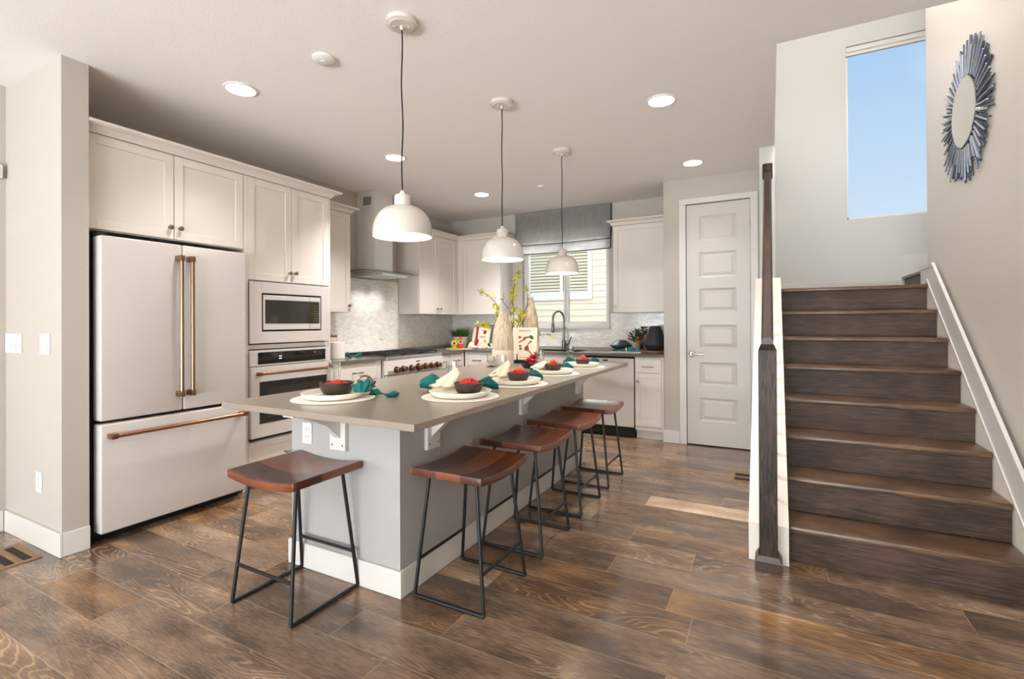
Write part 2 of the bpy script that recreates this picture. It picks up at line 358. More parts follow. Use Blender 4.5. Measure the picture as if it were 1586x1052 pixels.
    def build(s, name, m, parent=None, smooth=False, angle=35, loc=None, solidify=0.0):
        me = bpy.data.meshes.new(name)
        if not solidify: bmesh.ops.recalc_face_normals(s.bm, faces=s.bm.faces[:])
        org = wloc(parent) if parent is not None else (Vector(loc) if loc is not None else Vector((0, 0, 0)))
        if org.length: bmesh.ops.translate(s.bm, verts=s.bm.verts[:], vec=-org)
        s.bm.to_mesh(me); s.bm.free()
        o = bpy.data.objects.new(name, me); COL.objects.link(o)
        if parent is not None: o.parent = parent
        elif loc is not None: o.location = loc
        mm = MT[m] if isinstance(m, str) else m
        me.materials.append(mm)
        if smooth:
            me.polygons.foreach_set('use_smooth', [True]*len(me.polygons))
            try: me.set_sharp_from_angle(angle=math.radians(angle))
            except Exception: pass
        if solidify:
            md = o.modifiers.new('thickness', 'SOLIDIFY'); md.thickness = solidify
        return o
def wloc(o):
    v = Vector((0, 0, 0))
    while o is not None: v = v + o.location; o = o.parent
    return v
def B(*a, **k): return MB().box(*a, **k)
def thing(name, label, cat, loc=(0, 0, 0), group=None):
    o = bpy.data.objects.new(name, None); COL.objects.link(o); o.location = loc; o.empty_display_size = .1
    return tag(o, label, cat, group)
def tag(o, label, cat, group=None, kind=None):
    o['label'] = label; o['category'] = cat
    if group: o['group'] = group
    if kind: o['kind'] = kind
    return o
def st(o): o['kind'] = 'structure'; return o
def kids(o): return [c for c in bpy.data.objects if c.parent == o]
def dup(root, loc, rotz=0.0, label=None, scale=None):
    def rec(o, parent):
        c = o.copy(); COL.objects.link(c); c.parent = parent
        for k in kids_of[o]: rec(k, c)
        return c
    kids_of = {}
    stack = [root]
    allo = list(bpy.data.objects)
    while stack:
        q = stack.pop(); kids_of[q] = [c for c in allo if c.parent == q]; stack += kids_of[q]
    r = rec(root, None); r.location = loc; r.rotation_euler = (0, 0, rotz)
    if scale: r.scale = (scale,)*3
    if label: r['label'] = label
    return r
def FX(x): return lambda u, v, n: Vector((x+n, u, v))       # a front that faces +X, u runs along Y
def FY(y): return lambda u, v, n: Vector((u, y-n, v))       # a front that faces the camera side of Y
def text_mesh(name, body, size, F, u, v, n, m, parent, depth=.0004):
    cu = bpy.data.curves.new(name, 'FONT'); cu.body = body; cu.size = size; cu.align_x = 'CENTER'; cu.extrude = depth
    t = bpy.data.objects.new(name+'_tmp', cu); COL.objects.link(t)
    dg = bpy.context.evaluated_depsgraph_get(); me = bpy.data.meshes.new_from_object(t.evaluated_get(dg))
    bpy.data.objects.remove(t)
    org = wloc(parent)
    for q in me.vertices: q.co = F(u+q.co.x, v+q.co.y, n+q.co.z) - org
    o = bpy.data.objects.new(name, me); COL.objects.link(o); o.parent = parent; me.materials.clear(); me.materials.append(MT[m])
    return o

# ------------------------------------------------------------------ the shell
H = 2.743
def nose(y): return .192+(y-2.807)*.8136

def build_floor():
    bm = bmesh.new(); l1 = bm.loops.layers.uv.new('from_start'); l2 = bm.loops.layers.uv.new('to_end'); lc = bm.loops.layers.color.new('plank')
    rng = random.Random(3); W = .2012; x0, x1 = -.05, 5.3
    known = {0: [.983, 1.556], 7: [3.385], 8: [1.9, 3.760], 9: [1.35, 3.393], 10: [3.090], 12: [3.353, 4.55], 13: [3.827]}
    for r in range(-28, 27):
        ya = .866+W*r; yb = ya+W
        xs = sorted(known.get(r, []))
        cuts = [x0]
        if xs:
            x = xs[0]
            back = []
            while x > x0+.35: back.append(x); x -= rng.uniform(.75, 1.8)
            cuts += back[::-1]+xs[1:]
            x = xs[-1]+rng.uniform(.9, 1.8)
        else: x = x0+rng.uniform(.2, 1.6)
        while x < x1-.25: cuts.append(x); x += rng.uniform(.7, 1.9)
        cuts.append(x1); cuts = sorted(set(cuts))
        for a, b_ in zip(cuts, cuts[1:]):
            f = bm.faces.new([bm.verts.new(p) for p in ((a, ya, 0), (b_, ya, 0), (b_, yb, 0), (a, yb, 0))])
            tone = rng.random(); hue = rng.random(); seed = rng.random()
            if r == 12 and abs(a-3.353) < .01: tone, hue = 1.6, .3          # the one pale plank
            for lp in f.loops:
                c = lp.vert.co; lp[l1].uv = (c.x-a, c.y-ya); lp[l2].uv = (b_-c.x, yb-c.y); lp[lc] = (min(tone, 1.0)*.6 if tone <= 1 else .98, hue, seed, 1)
    me = bpy.data.meshes.new('floor'); bm.to_mesh(me); bm.free(); o = bpy.data.objects.new('floor', me); COL.objects.link(o); me.materials.append(MT['floor']); st(o)
    st(B(-.2, 5.5, -4.7, 6.5, -.12, -.004).build('floor_slab', 'black'))
build_floor()
# ceiling with the open stairwell
c = MB(); c.box(-.2, 5.5, -4.7, 2.82, H, H+.2); c.box(-.2, 4.165, 2.82, 6.5, H, H+.2); st(c.build('ceiling', 'ceil'))
st(B(4.0, 7.2, 2.5, 6.6, 5.2, 5.35).build('ceiling_stairwell', 'ceil'))
st(B(-.2, -.048, -4.7, 1.068, 0, H).build('wall_left', 'wall'))
st(B(-.2, .71, 1.068, 1.19, 0, H).build('wall_left_wing', 'wall'))
st(B(-.2, 0, 1.19, 5.95, 0, H).build('wall_kitchen_left', 'wall'))
# back wall around the sink window: opening x 1.15..2.355, z 1.215..2.45
WX0, WX1, WZ0, WZ1 = 1.15, 2.355, 1.215, 2.45
w = MB(); w.box(0, WX0, 5.789, 5.95, 0, H); w.box(WX1, 3.134, 5.789, 5.95, 0, H); w.box(WX0, WX1, 5.789, 5.95, 0, WZ0); w.box(WX0, WX1, 5.789, 5.95, WZ1, H); st(w.build('wall_back', 'wall'))
# pantry wall with the door opening
w = MB(); w.box(3.134, 3.355, 5.167, 5.28, 0, H); w.box(3.964, 4.05, 5.167, 5.28, 0, H); w.box(3.355, 3.964, 5.167, 5.28, 2.48, H); w.box(3.134, 3.25, 5.28, 5.95, 0, H); st(w.build('wall_pantry', 'wall'))
st(B(3.25, 4.05, 5.9, 5.95, 0, H).build('wall_pantry_rear', 'wall'))
# stairwell walls
st(B(4.05, 4.165, 4.52, 6.42, 0, 5.2).build('wall_stair_left', 'wall2'))
st(B(4.05, 4.165, 2.70, 4.52, H+.2, 5.2).build('wall_stair_upper_left', 'wall2'))
st(B(4.165, 5.18, 2.70, 2.82, H+.2, 5.2).build('wall_stair_header', 'wall2'))
SX0, SX1, SZ0, SZ1 = 4.874, 5.93, 2.378, 4.273
w = MB(); w.box(4.165, SX0, 6.308, 6.42, 0, 5.2); w.box(SX1, 7.1, 6.308, 6.42, 0, 5.2); w.box(SX0, SX1, 6.308, 6.42, 0, SZ0); w.box(SX0, SX1, 6.308, 6.42, SZ1, 5.2); st(w.build('wall_stair_back', 'wall2'))
st(B(5.18, 5.30, -4.7, 4.60, 0, 5.2).build('wall_right', 'wallR'))
st(B(5.30, 7.1, 4.48, 4.60, 0, 5.2).build('wall_stair_side', 'wall2'))
st(B(7.0, 7.1, 4.60, 6.308, 0, 5.2).build('wall_stair_end', 'wall2'))
st(MB().prism_x([(2.76, 0), (4.52, 0), (4.52, nose(4.52)+.046), (2.76, .2)], 4.018, 4.205).build('wall_stair_knee', 'knee'))
# rear wall with three tall openings, behind the viewer
w = MB(); w.box(-.2, 5.5, -4.7, -4.5, 2.5, H); w.box(-.2, .3, -4.7, -4.5, 0, 2.5); w.box(4.9, 5.5, -4.7, -4.5, 0, 2.5); w.box(.3, 4.9, -4.7, -4.5, 0, .4)
w.box(1.75, 1.95, -4.7, -4.5, .4, 2.5); w.box(3.3, 3.5, -4.7, -4.5, .4, 2.5); st(w.build('wall_rear', 'wall'))

# baseboards
def base(name, *a): return st(B(*a, bev=.003).build(name, 'trim'))
base('baseboard_wing', -.033, .725, 1.053, 1.067, 0.001, .13)
base('baseboard_wing_side', .711, .725, 1.0675, 1.189, 0.001, .13)
base('baseboard_left', -.047, -.033, -4.4, 1.052, 0.001, .13)
base('baseboard_pantry', 3.122, 3.289, 5.152, 5.166, 0.001, .13)
base('baseboard_stair_back', 4.17, 5.345, 6.293, 6.307, 1.537, 1.70)
base('baseboard_right', 5.165, 5.179, -4.4, 2.80, .001, .13)
st(MB().prism_y([(5.345, 1.537), (6.9, 1.537), (6.9, 3.3), (5.55, 1.96), (5.345, 1.95)], 6.290, 6.307).build('trim_1', 'trim'))
# stringer and skirt board on the right wall
st(MB().prism_x([(2.81, .001), (4.60, .001), (4.60, 1.53), (4.44, nose(4.44)+.05), (2.81, nose(2.81)+.05)], 5.151, 5.1795).build('trim_2', 'knee'))
sk = MB(); yt = 2.807+(1.676-.275-.192)/.8136; lo, hi = .043, .275
sk.prism_x([(2.70, nose(2.70)+lo), (4.425, nose(4.425)+lo), (4.45, 1.54), (4.603, 1.54), (4.603, 1.676), (yt, 1.676), (2.70, nose(2.70)+hi)], 5.139, 5.1505)
sk.prism_x([(2.70, nose(2.70)+hi-.028), (yt+.012, 1.648), (4.603, 1.648), (4.603, 1.676), (yt, 1.676), (2.70, nose(2.70)+hi)], 5.132, 5.139)
sk.prism_x([(2.70, nose(2.70)+lo), (4.425, nose(4.425)+lo), (4.425, nose(4.425)+lo+.02), (2.70, nose(2.70)+lo+.02)], 5.133, 5.139)
st(sk.build('trim_3', 'trim'))

# ------------------------------------------------------------------ sink window
t = B(WX0, WX1, 5.765, 5.95, WZ0-.03, WZ0-.001, bev=.003); t.box(WX0-.03, WX1+.02, 5.745, 5.788, WZ0-.03, WZ0-.001, bev=.003)
win = bpy.data.objects.new('window_1', None); COL.objects.link(win); win.location = (1.75, 5.88, WZ0); st(win)
t.build('window_sill', 'trim', win)
fr = MB(); fy0, fy1 = 5.86, 5.92
fr.box(WX0+.001, WX0+.06, fy0, fy1, WZ0, WZ1); fr.box(WX1-.055, WX1-.001, fy0, fy1, WZ0, WZ1); fr.box(WX0+.06, WX1-.055, fy0, fy1, WZ0, WZ0+.055); fr.box(WX0+.06, WX1-.055, fy0, fy1, WZ1-.055, WZ1)
fr.build('window_frame', 'white', win)
fr = MB(); fr.box(1.725, 1.752, fy0, fy1, WZ0+.055, WZ1-.055); fr.box(1.768, 1.792, fy0-.02, fy1, WZ0+.055, WZ1-.055)
fr.build('mullion', 'white', win)
B(WX0+.06, WX1-.055, 5.89, 5.893, WZ0+.055, WZ1-.055).build('pane', 'glassp', win)
# stairwell window
win = bpy.data.objects.new('window_2', None); COL.objects.link(win); win.location = (5.40, 6.36, SZ0); st(win)
fr = MB(); fr.box(SX0+.001, SX0+.022, 6.36, 6.40, SZ0, SZ1); fr.box(SX1-.03, SX1-.001, 6.36, 6.40, SZ0, SZ1); fr.box(SX0, SX1, 6.36, 6.40, SZ0, SZ0+.025); fr.box(SX0, SX1, 6.36, 6.40, SZ1-.05, SZ1)
fr.build('window_frame', 'white', win)
B(SX0+.02, SX1-.03, 6.378, 6.381, SZ0+.02, SZ1-.05).build('pane', 'glassp', win)
fr = MB(); fr.box(SX0, SX1, 6.318, 6.372, SZ1-.062, SZ1-.002, bev=.01); fr.box(SX0, SX1, 6.33, 6.36, SZ1-.095, SZ1-.062); fr.build('blind_headrail', 'trim', win)

# ------------------------------------------------------------------ pantry door
dr = bpy.data.objects.new('door_1', None); COL.objects.link(dr); dr.location = (3.66, 5.2, 0); st(dr)
d = MB(); X0, X1, Z0, Z1 = 3.363, 3.956, .012, 2.470; yf = 5.178
px0, px1 = 3.483, 3.836
rows = [(2.087, 2.348), (1.715, 1.977), (1.364, 1.607), (.993, 1.236), (.616, .854), (.251, .490)]
d.box(X0, X1, yf+.012, yf+.035, Z0, Z1)
d.box(X0, px0, yf, yf+.012, Z0, Z1); d.box(px1, X1, yf, yf+.012, Z0, Z1)
zz = [Z1]+[v for r in rows for v in (r[1], r[0])]+[Z0]
for a, b_ in zip(zz[0::2], zz[1::2]): d.box(px0, px1, yf, yf+.012, b_, a)
for (a, b_) in rows:
    i, j = .022, .030
    v0 = [(px0, yf, a), (px1, yf, a), (px1, yf, b_), (px0, yf, b_)]
    v1 = [(px0+i, yf+.011, a+i), (px1-i, yf+.011, a+i), (px1-i, yf+.011, b_-i), (px0+i, yf+.011, b_-i)]
    v2 = [(px0+i+j, yf+.003, a+i+j), (px1-i-j, yf+.003, a+i+j), (px1-i-j, yf+.003, b_-i-j), (px0+i+j, yf+.003, b_-i-j)]
    V = [[d.bm.verts.new(p) for p in q] for q in (v0, v1, v2)]
    for q in range(2):
        for k in range(4): d.bm.faces.new((V[q][k], V[q][(k+1) % 4], V[q+1][(k+1) % 4], V[q+1][k]))
    d.bm.faces.new(V[2])
d.build('door_panel', mat('pantry door paint', (198, 192, 187), .38), dr)
h = MB(); h.lathe([(.032, 0), (.032, .006), (.027, .011), (.012, .013), (.012, .045), (.014, .05)], (3.412, yf, .937), 24, (0, -1, 0))
h.tube([(3.412, yf-.046, .937), (3.44, yf-.05, .938), (3.48, yf-.05, .936), (3.525, yf-.046, .934)], .010, 10, .008)
h.build('door_handle', 'nickel', dr, smooth=True)
for z in (2.235, 1.62, .94, .25):
    h = B(3.9565, 3.9635, yf-.006, yf+.002, z-.045, z+.045); h.cone((3.960, yf-.007, z-.045), (3.960, yf-.007, z+.045), .006, seg=10); h.build('hinge', 'nickel', dr)
ca = MB()
for a, b_ in ((3.292, 3.360), (3.959, 4.027)): ca.box(a, b_, 5.147, 5.1665, 0.001, 2.474, bev=.004)
ca.box(3.292, 4.027, 5.147, 5.1665, 2.474, 2.532, bev=.004); st(ca.build('trim_4', 'trim'))

# ------------------------------------------------------------------ backsplash tile
ti = MB(); ti.box(.0005, .009, 2.972, 5.78, .951, 1.374); ti.box(.0005, .009, 3.51, 4.60, 1.374, 1.775); st(ti.build('wall_tile_range', 'tile'))
ti = MB(); ti.box(.01, 3.13, 5.780, 5.7885, .951, 1.184); ti.box(.01, WX0-.035, 5.780, 5.7885, 1.184, 1.374); ti.box(WX1+.025, 3.13, 5.780, 5.7885, 1.184, 1.374); st(ti.build('wall_tile_sink', 'tile'))

# ------------------------------------------------------------------ cabinetry helpers
def shaker(F, u0, u1, v0, v1, th=.020, rail=.055, rec=.007, n0=0.0):
    m = MB(); m.fbox(F, u0+rail, u1-rail, v0+rail, v1-rail, n0, n0+th-rec)
    m.fbox(F, u0, u0+rail, v0, v1, n0, n0+th, .0015); m.fbox(F, u1-rail, u1, v0, v1, n0, n0+th, .0015)
    m.fbox(F, u0+rail, u1-rail, v0, v0+rail, n0, n0+th, .0015); m.fbox(F, u0+rail, u1-rail, v1-rail, v1, n0, n0+th, .0015)
    return m
def knob(F, u, v, n, parent, m='nickel', s=1.0):
    a = F(u, v, n); ax = F(0, 0, 1)-F(0, 0, 0)
    return MB().lathe([(.010*s, 0), (.008*s, .004*s), (.006*s, .012*s), (.013*s, .018*s), (.016*s, .023*s), (.014*s, .028*s), (.005*s, .030*s)], a, 18, ax).build('knob', m, parent, smooth=True)
def pull(F, u0, u1, v, n, parent, m='nickel', off=.03):
    p = MB()
    for u in (u0, u1): p.cone(F(u, v, n), F(u, v, n+off+.006), .007, .008, 12)
    p.cone(F(u0-.006, v, n+off), F(u1+.006, v, n+off), .0055, seg=12)
    return p.build('pull_handle', m, parent, smooth=True)
def slab(F, u0, u1, v0, v1, n0, n1): return MB().fbox(F, u0, u1, v0, v1, n0, n1, .002)

# tall run: fridge surround and oven tower --------------------------------------------------
F = FX(.622)
fc = thing('wall_cabinet', 'white two-door cabinet over the refrigerator', 'cabinet', (.31, 1.68, 1.82))
k = B(.003, .622, 1.193, 2.154, 1.822, 2.386); k.build('cabinet_body', 'cab', fc)
d1 = shaker(F, 1.196, 1.671, 1.828, 2.384).build('door', 'cab', fc); knob(F, 1.645, 1.902, .020, d1)
d2 = shaker(F, 1.676, 2.152, 1.828, 2.384).build('door', 'cab', fc); knob(F, 1.708, 1.903, .020, d2)
tw = thing('oven_tower_cabinet', 'tall white cabinet holding the microwave and wall oven', 'cabinet', (.31, 2.57, 0))
k = MB(); k.box(.003, .622, 2.1565, 2.186, .0, 2.386); k.box(.003, .622, 2.94, 2.969, .0, 2.386); k.box(.003, .622, 2.186, 2.94, 1.598, 2.386); k.box(.003, .622, 2.186, 2.94, .09, .372)
k.box(.003, .56, 2.186, 2.94, 0, .09); k.box(.003, .02, 2.186, 2.94, .372, 1.598); k.box(.003, .622, 2.186, 2.94, 1.07, 1.105)
k.box(.622, .641, 2.1565, 2.189, .09, 2.386); k.box(.622, .641, 2.952, 2.969, .09, 2.386); k.build('cabinet_body', 'cab', tw)
d1 = shaker(F, 2.191, 2.5695, 1.603, 2.384).build('door', 'cab', tw); knob(F, 2.547, 1.677, .020, d1)
d2 = shaker(F, 2.574, 2.950, 1.603, 2.384).build('door', 'cab', tw); knob(F, 2.600, 1.680, .020, d2)
d3 = shaker(F, 2.192, 2.950, .10, .362, rail=.05).build('drawer', 'cab', tw); pull(F, 2.50, 2.61, .232, .020, d3)
def crown(name, path, z0, z1, proj, label, parent=None):
    """path: outward 2D polyline of the cabinet face line; each corner is mitred"""
    prof = [(0, z0), (.012, z0), (.016, z0+.012), (proj*.45, z0+(z1-z0)*.55), (proj, z1-.014), (proj, z1), (-.02, z1)]
    n = len(path); nrm = []
    for i in range(n-1):
        dx, dy = path[i+1][0]-path[i][0], path[i+1][1]-path[i][1]; l = math.hypot(dx, dy); nrm.append((dy/l, -dx/l))
    m = MB(); rings = []
    for i in range(n):
        if i == 0: o = nrm[0]
        elif i == n-1: o = nrm[-1]
        else:
            a, b_ = nrm[i-1], nrm[i]; kx, ky = a[0]+b_[0], a[1]+b_[1]; s_ = 2/(kx*kx+ky*ky); o = (kx*s_, ky*s_)
        rings.append([m.bm.verts.new((path[i][0]+o[0]*p, path[i][1]+o[1]*p, z)) for p, z in prof])
    for i in range(n-1):
        for j in range(len(prof)-1): m.bm.faces.new((rings[i][j], rings[i][j+1], rings[i+1][j+1], rings[i+1][j]))
        m.bm.faces.new((rings[i][-1], rings[i][0], rings[i+1][0], rings[i+1][-1]))
    m.bm.faces.new(rings[0][::-1]); m.bm.faces.new(rings[-1])
    return tag(m.build(name, 'cab'), label, 'molding')
# path direction chosen so that (dy,-dx) points outward
crown('crown_molding', [(.642, 1.193), (.642, 2.970), (.405, 2.970)], 2.3875, 2.447, .075, 'white crown molding along the top of the refrigerator and oven cabinets')

# refrigerator -----------------------------------------------------------------------------
fg = thing('refrigerator', 'large white french-door refrigerator with bronze handles', 'refrigerator', (.37, 1.668, 0))
k = B(.04, .648, 1.222, 2.118, .02, 1.775); k.build('body', 'black', fg)
F = FX(.652)
def fdoor(u0, u1, v0, v1, nm): return MB().box(.652, .743, u0, u1, v0, v1, bev=.012, seg=3).build(nm, 'fridge', fg, smooth=True)
da = fdoor(1.228, 1.671, .708, 1.782, 'door'); db = fdoor(1.675, 2.109, .708, 1.782, 'door'); dc = fdoor(1.228, 2.109, .061, .690, 'freezer_drawer')
F = FX(.743)
for par, u in ((da, 1.640), (db, 1.706)):
    p = MB(); p.cone(F(u, .80, .052), F(u, 1.705, .052), .0125, seg=16)
    for v in (.802, 1.672): p.box(.743, .808, u-.014, u+.014, v, v+.036, bev=.003)
    p.build('door_handle', 'bronze', par, smooth=True)
p = MB(); p.cone(F(1.262, .622, .05), F(2.075, .622, .05), .0125, seg=16)
for u in (1.258, 2.045): p.box(.743, .806, u, u+.034, .607, .637, bev=.003)
p.build('drawer_handle', 'copper', dc, smooth=True)
p = B(.60, .74, 1.232, 1.262, 1.783, 1.797, bev=.003); p.box(.66, .735, 1.232, 1.27, 1.776, 1.784); p.build('hinge_cover', 'iron', fg)
B(.05, .64, 1.23, 2.11, .001, .03).build('toe_grille', 'black', fg)

# microwave --------------------------------------------------------------------------------
F = FX(.642)
mw = thing('microwave', 'built-in white microwave with dark window above the wall oven', 'microwave', (.4, 2.57, 1.115))
B(.10, .62, 2.20, 2.93, 1.12, 1.585).build('body', 'black', mw)
k = MB(); k.fbox(F, 2.194, 2.294, 1.115, 1.592, 0.0, .012, .002); k.fbox(F, 2.862, 2.943, 1.115, 1.592, 0, .012, .002); k.fbox(F, 2.294, 2.862, 1.115, 1.205, 0, .012, .002); k.fbox(F, 2.294, 2.862, 1.505, 1.592, 0, .012, .002)
k.build('trim_kit', 'fridge', mw)
slab(F, 2.294, 2.862, 1.205, 1.505, -.012, .003).build('shadow_gap', 'black', mw)
dd = slab(F, 2.308, 2.848, 1.219, 1.491, .003, .013).build('door', 'fridge', mw)
slab(F, 2.321, 2.835, 1.268, 1.454, .0132, .0155).build('window', 'dglass2', dd)
kp = MB()
for a in range(3):
    for b_ in range(7): kp.fbox(F, 2.775+.017*a, 2.786+.017*a, 1.283+.021*b_, 1.290+.021*b_, .0156, .0159)
kp.build('keypad', 'nickel', dd)
slab(F, 2.735, 2.737, 1.220, 1.267, .013, .0136).build('panel_seam', 'nickel', dd); slab(F, 2.735, 2.737, 1.455, 1.490, .013, .0136).build('panel_seam', 'nickel', dd)
slab(F, 2.775, 2.83, 1.230, 1.252, .013, .015).build('open_button', 'fridge', dd)
# wall oven --------------------------------------------------------------------------------
ov = thing('wall_oven', 'white wall oven with copper handle below the microwave', 'oven', (.4, 2.57, .374))
B(.10, .622, 2.20, 2.93, .40, 1.06).build('body', 'black', ov)
cp = slab(F, 2.192, 2.952, .940, 1.062, 0.0, .014).build('control_panel', 'fridge', ov)
slab(F, 2.258, 2.898, .953, 1.045, .0142, .017).build('display', 'dglass', cp)
kp = MB()
for u in (2.44,): kp.fbox(F, u, u+.022, 1.006, 1.010, .0172, .0176); kp.fbox(F, u, u+.022, .988, .992, .0172, .0176)
kp.build('display_digits', 'led', cp)
od = slab(F, 2.192, 2.952, .394, .934, 0.0, .03).build('oven_door', 'fridge', ov)
slab(F, 2.26, 2.897, .498, .82, .0302, .033).build('oven_window', 'dglass', od)
slab(F, 2.32, 2.84, .54, .775, .0332, .0336).build('inner_glass', 'dglass2', od)
p = MB(); p.cone(F(2.235, .882, .062), F(2.93, .882, .062), .011, seg=14)
for u in (2.232, 2.90): p.fbox(F, u, u+.034, .868, .896, .030, .074, .003)
p.build('oven_handle', 'copper', od, smooth=True)
slab(F, 2.196, 2.948, .374, .393, 0.0, .01).build('bottom_vent', 'black', ov)

# upper cabinets ---------------------------------------------------------------------------
F = FX(.315)
uc = thing('wall_cabinet', 'narrow white single-door cabinet between oven tower and range hood', 'cabinet', (.16, 3.24, 1.375))
B(.003, .315, 2.972, 3.505, 1.377, 2.386).build('cabinet_body', 'cab', uc)
d1 = shaker(F, 2.978, 3.500, 1.380, 2.384).build('door', 'cab', uc); knob(F, 3.474, 1.447, .020, d1)
crown('crown_molding', [(.335, 2.972), (.335, 3.506), (.02, 3.506)], 2.3875, 2.447, .06, 'short white crown molding on the narrow cabinet next to the range hood')
uc = thing('wall_cabinet', 'white two-door cabinet right of the range hood', 'cabinet', (.16, 5.0, 1.375))
B(.003, .315, 4.606, 5.448, 1.377, 2.386).box(.315, .334, 5.398, 5.448, 1.377, 2.386).build('cabinet_body', 'cab', uc)
d1 = shaker(F, 4.612, 4.996, 1.380, 2.384).build('door', 'cab', uc); knob(F, 4.962, 1.449, .020, d1)
d2 = shaker(F, 5.000, 5.395, 1.380, 2.384).build('door', 'cab', uc); knob(F, 5.034, 1.449, .020, d2)
F = FY(5.469)
uc = thing('wall_cabinet', 'white corner cabinet between the two-door cabinet and the sink window', 'cabinet', (.66, 5.62, 1.375))
B(.34, 1.005, 5.470, 5.786, 1.377, 2.386).box(.316, .415, 5.4495, 5.4695, 1.377, 2.386).build('cabinet_body', 'cab', uc)
d1 = shaker(F, .418, 1.001, 1.380, 2.384).build('door', 'cab', uc); knob(F, .97, 1.449, .020, d1)
crown('crown_molding', [(.02, 4.605), (.335, 4.605), (.335, 5.449), (1.006, 5.449), (1.006, 5.78)], 2.3875, 2.447, .06, 'white crown molding turning the kitchen corner above the two-door cabinet')
uc = thing('wall_cabinet', 'white single-door cabinet between the sink window and pantry wall', 'cabinet', (2.8, 5.62, 1.375))
B(2.505, 3.130, 5.470, 5.786, 1.377, 2.386).build('cabinet_body', 'cab', uc)
d1 = shaker(F, 2.509, 3.126, 1.380, 2.384).build('door', 'cab', uc); knob(F, 2.54, 1.447, .020, d1)
crown('crown_molding', [(2.504, 5.78), (2.504, 5.449), (3.131, 5.449)][::1], 2.3875, 2.447, .06, 'white crown molding above the cabinet next to the pantry wall')

# base cabinets ----------------------------------------------------------------------------
F = FX(.61)
def base_unit_x(u0, u1, label, splits):
    bc = thing('base_cabinet', label, 'cabinet', (.3, (u0+u1)/2, 0))
    k = MB(); k.box(.003, .61, u0, u1, .10, .888); k.box(.003, .55, u0, u1, .001, .10); k.box(.61, .629, splits[-1][1]+.004, u1, .10, .888); k.box(.61, .629, u0, splits[0][0]-.004, .10, .888); k.build('cabinet_body', 'cab', bc)
    for a, b_ in splits:
        q = slab(F, a, b_, .715, .872, .0005, .020).build('drawer', 'cab', bc); pull(F, (a+b_)/2-.05, (a+b_)/2+.05, .793, .020, q)
        q = shaker(F, a, b_, .115, .705, n0=.0005).build('door', 'cab', bc); knob(F, b_-.03, .65, .020, q)
    return bc
base_unit_x(2.973, 3.622, 'white drawer cabinet between oven tower and range', [(3.02, 3.565)])
base_unit_x(4.582, 5.140, 'white base cabinet right of the range', [(4.60, 4.826), (4.832, 5.08)])
F = FY(5.17)
def base_unit_y(u0, u1, label, fronts, cut=None):
    bc = thing('base_cabinet', label, 'cabinet', ((u0+u1)/2, 5.48, 0))
    k = MB()
    k.box(u0, u1, 5.17, 5.786 if not cut else 5.25, .10, .888); k.box(u0, u1, 5.23, 5.786, .001, .10)
    if u0 < .7: k.box(u0, .686, 5.151, 5.17, .10, .888)
    if cut: k.box(u0, u1, 5.25, 5.786, .10, .62)
    k.build('cabinet_body', 'cab', bc)
    for a, b_, kn in fronts:
        q = slab(F, a, b_, .725, .868, .0005, .020).build('drawer', 'cab', bc); pull(F, (a+b_)/2-.05, (a+b_)/2+.05, .787, .020, q)
        q = shaker(F, a, b_, .150, .715, rail=.05, n0=.0005).build('door', 'cab', bc); knob(F, kn, .628, .020, q)
    return bc
base_unit_y(.64, 1.30, 'white corner base cabinet below the cookbook and oil bottles', [(.69, .965, .93), (.975, 1.295, 1.0)])
base_unit_y(1.303, 2.206, 'white sink base cabinet hidden behind the island', [(1.31, 1.75, 1.72), (1.757, 2.20, 1.79)], cut=True)
base_unit_y(2.826, 3.130, 'slim white base cabinet with one drawer between dishwasher and pantry', [(2.832, 3.108, 2.858)])
dw = thing('dishwasher', 'white dishwasher with bronze bar handle beside the slim drawer cabinet', 'dishwasher', (2.515, 5.45, 0))
B(2.212, 2.818, 5.18, 5.76, .02, .886).build('body', 'black', dw)
q = slab(FY(5.17), 2.213, 2.818, .125, .868, .0005, .024).build('door', 'fridge', dw)
p = MB(); Fq = FY(5.146); p.cone(Fq(2.26, .813, .05), Fq(2.75, .813, .05), .011, seg=14)
for u in (2.262, 2.716): p.fbox(Fq, u, u+.034, .799, .827, 0, .062, .003)
p.build('door_handle', 'bronze', q, smooth=True)
slab(Fq, 2.475, 2.53, .836, .852, 0.0002, .002).build('control_window', 'iron', q)
k = MB(); k.box(2.213, 2.818, 5.20, 5.25, .001, .055); k.box(2.213, 2.818, 5.215, 5.25, .055, .12); k.build('toe_grille', 'black', dw)

# worktops ---------------------------------------------------------------------------------
tag(B(.010, .645, 2.9715, 3.626, .890, .920, bev=.003).build('worktop', 'count2'), 'dark taupe worktop piece between oven tower and range', 'worktop')
w = MB(); w.box(.010, .645, 4.578, 5.14, .890, .920); w.box(.010, 1.40, 5.14, 5.779, .890, .920); w.box(2.13, 3.133, 5.14, 5.779, .890, .920); w.box(1.40, 2.13, 5.14, 5.27, .890, .920); w.box(1.40, 2.13, 5.68, 5.779, .890, .920)
tag(w.build('worktop', 'count2'), 'dark taupe L-shaped worktop running under the sink window', 'worktop')
sk = MB(); sk.box(1.41, 2.12, 5.28, 5.67, .70, .715); sk.box(1.402, 1.412, 5.272, 5.678, .70, .917); sk.box(2.118, 2.128, 5.272, 5.678, .70, .917); sk.box(1.412, 2.118, 5.272, 5.282, .70, .917); sk.box(1.412, 2.118, 5.668, 5.678, .70, .917)
tag(sk.build('sink', 'iron'), 'black undermount sink below the gooseneck faucet', 'sink')
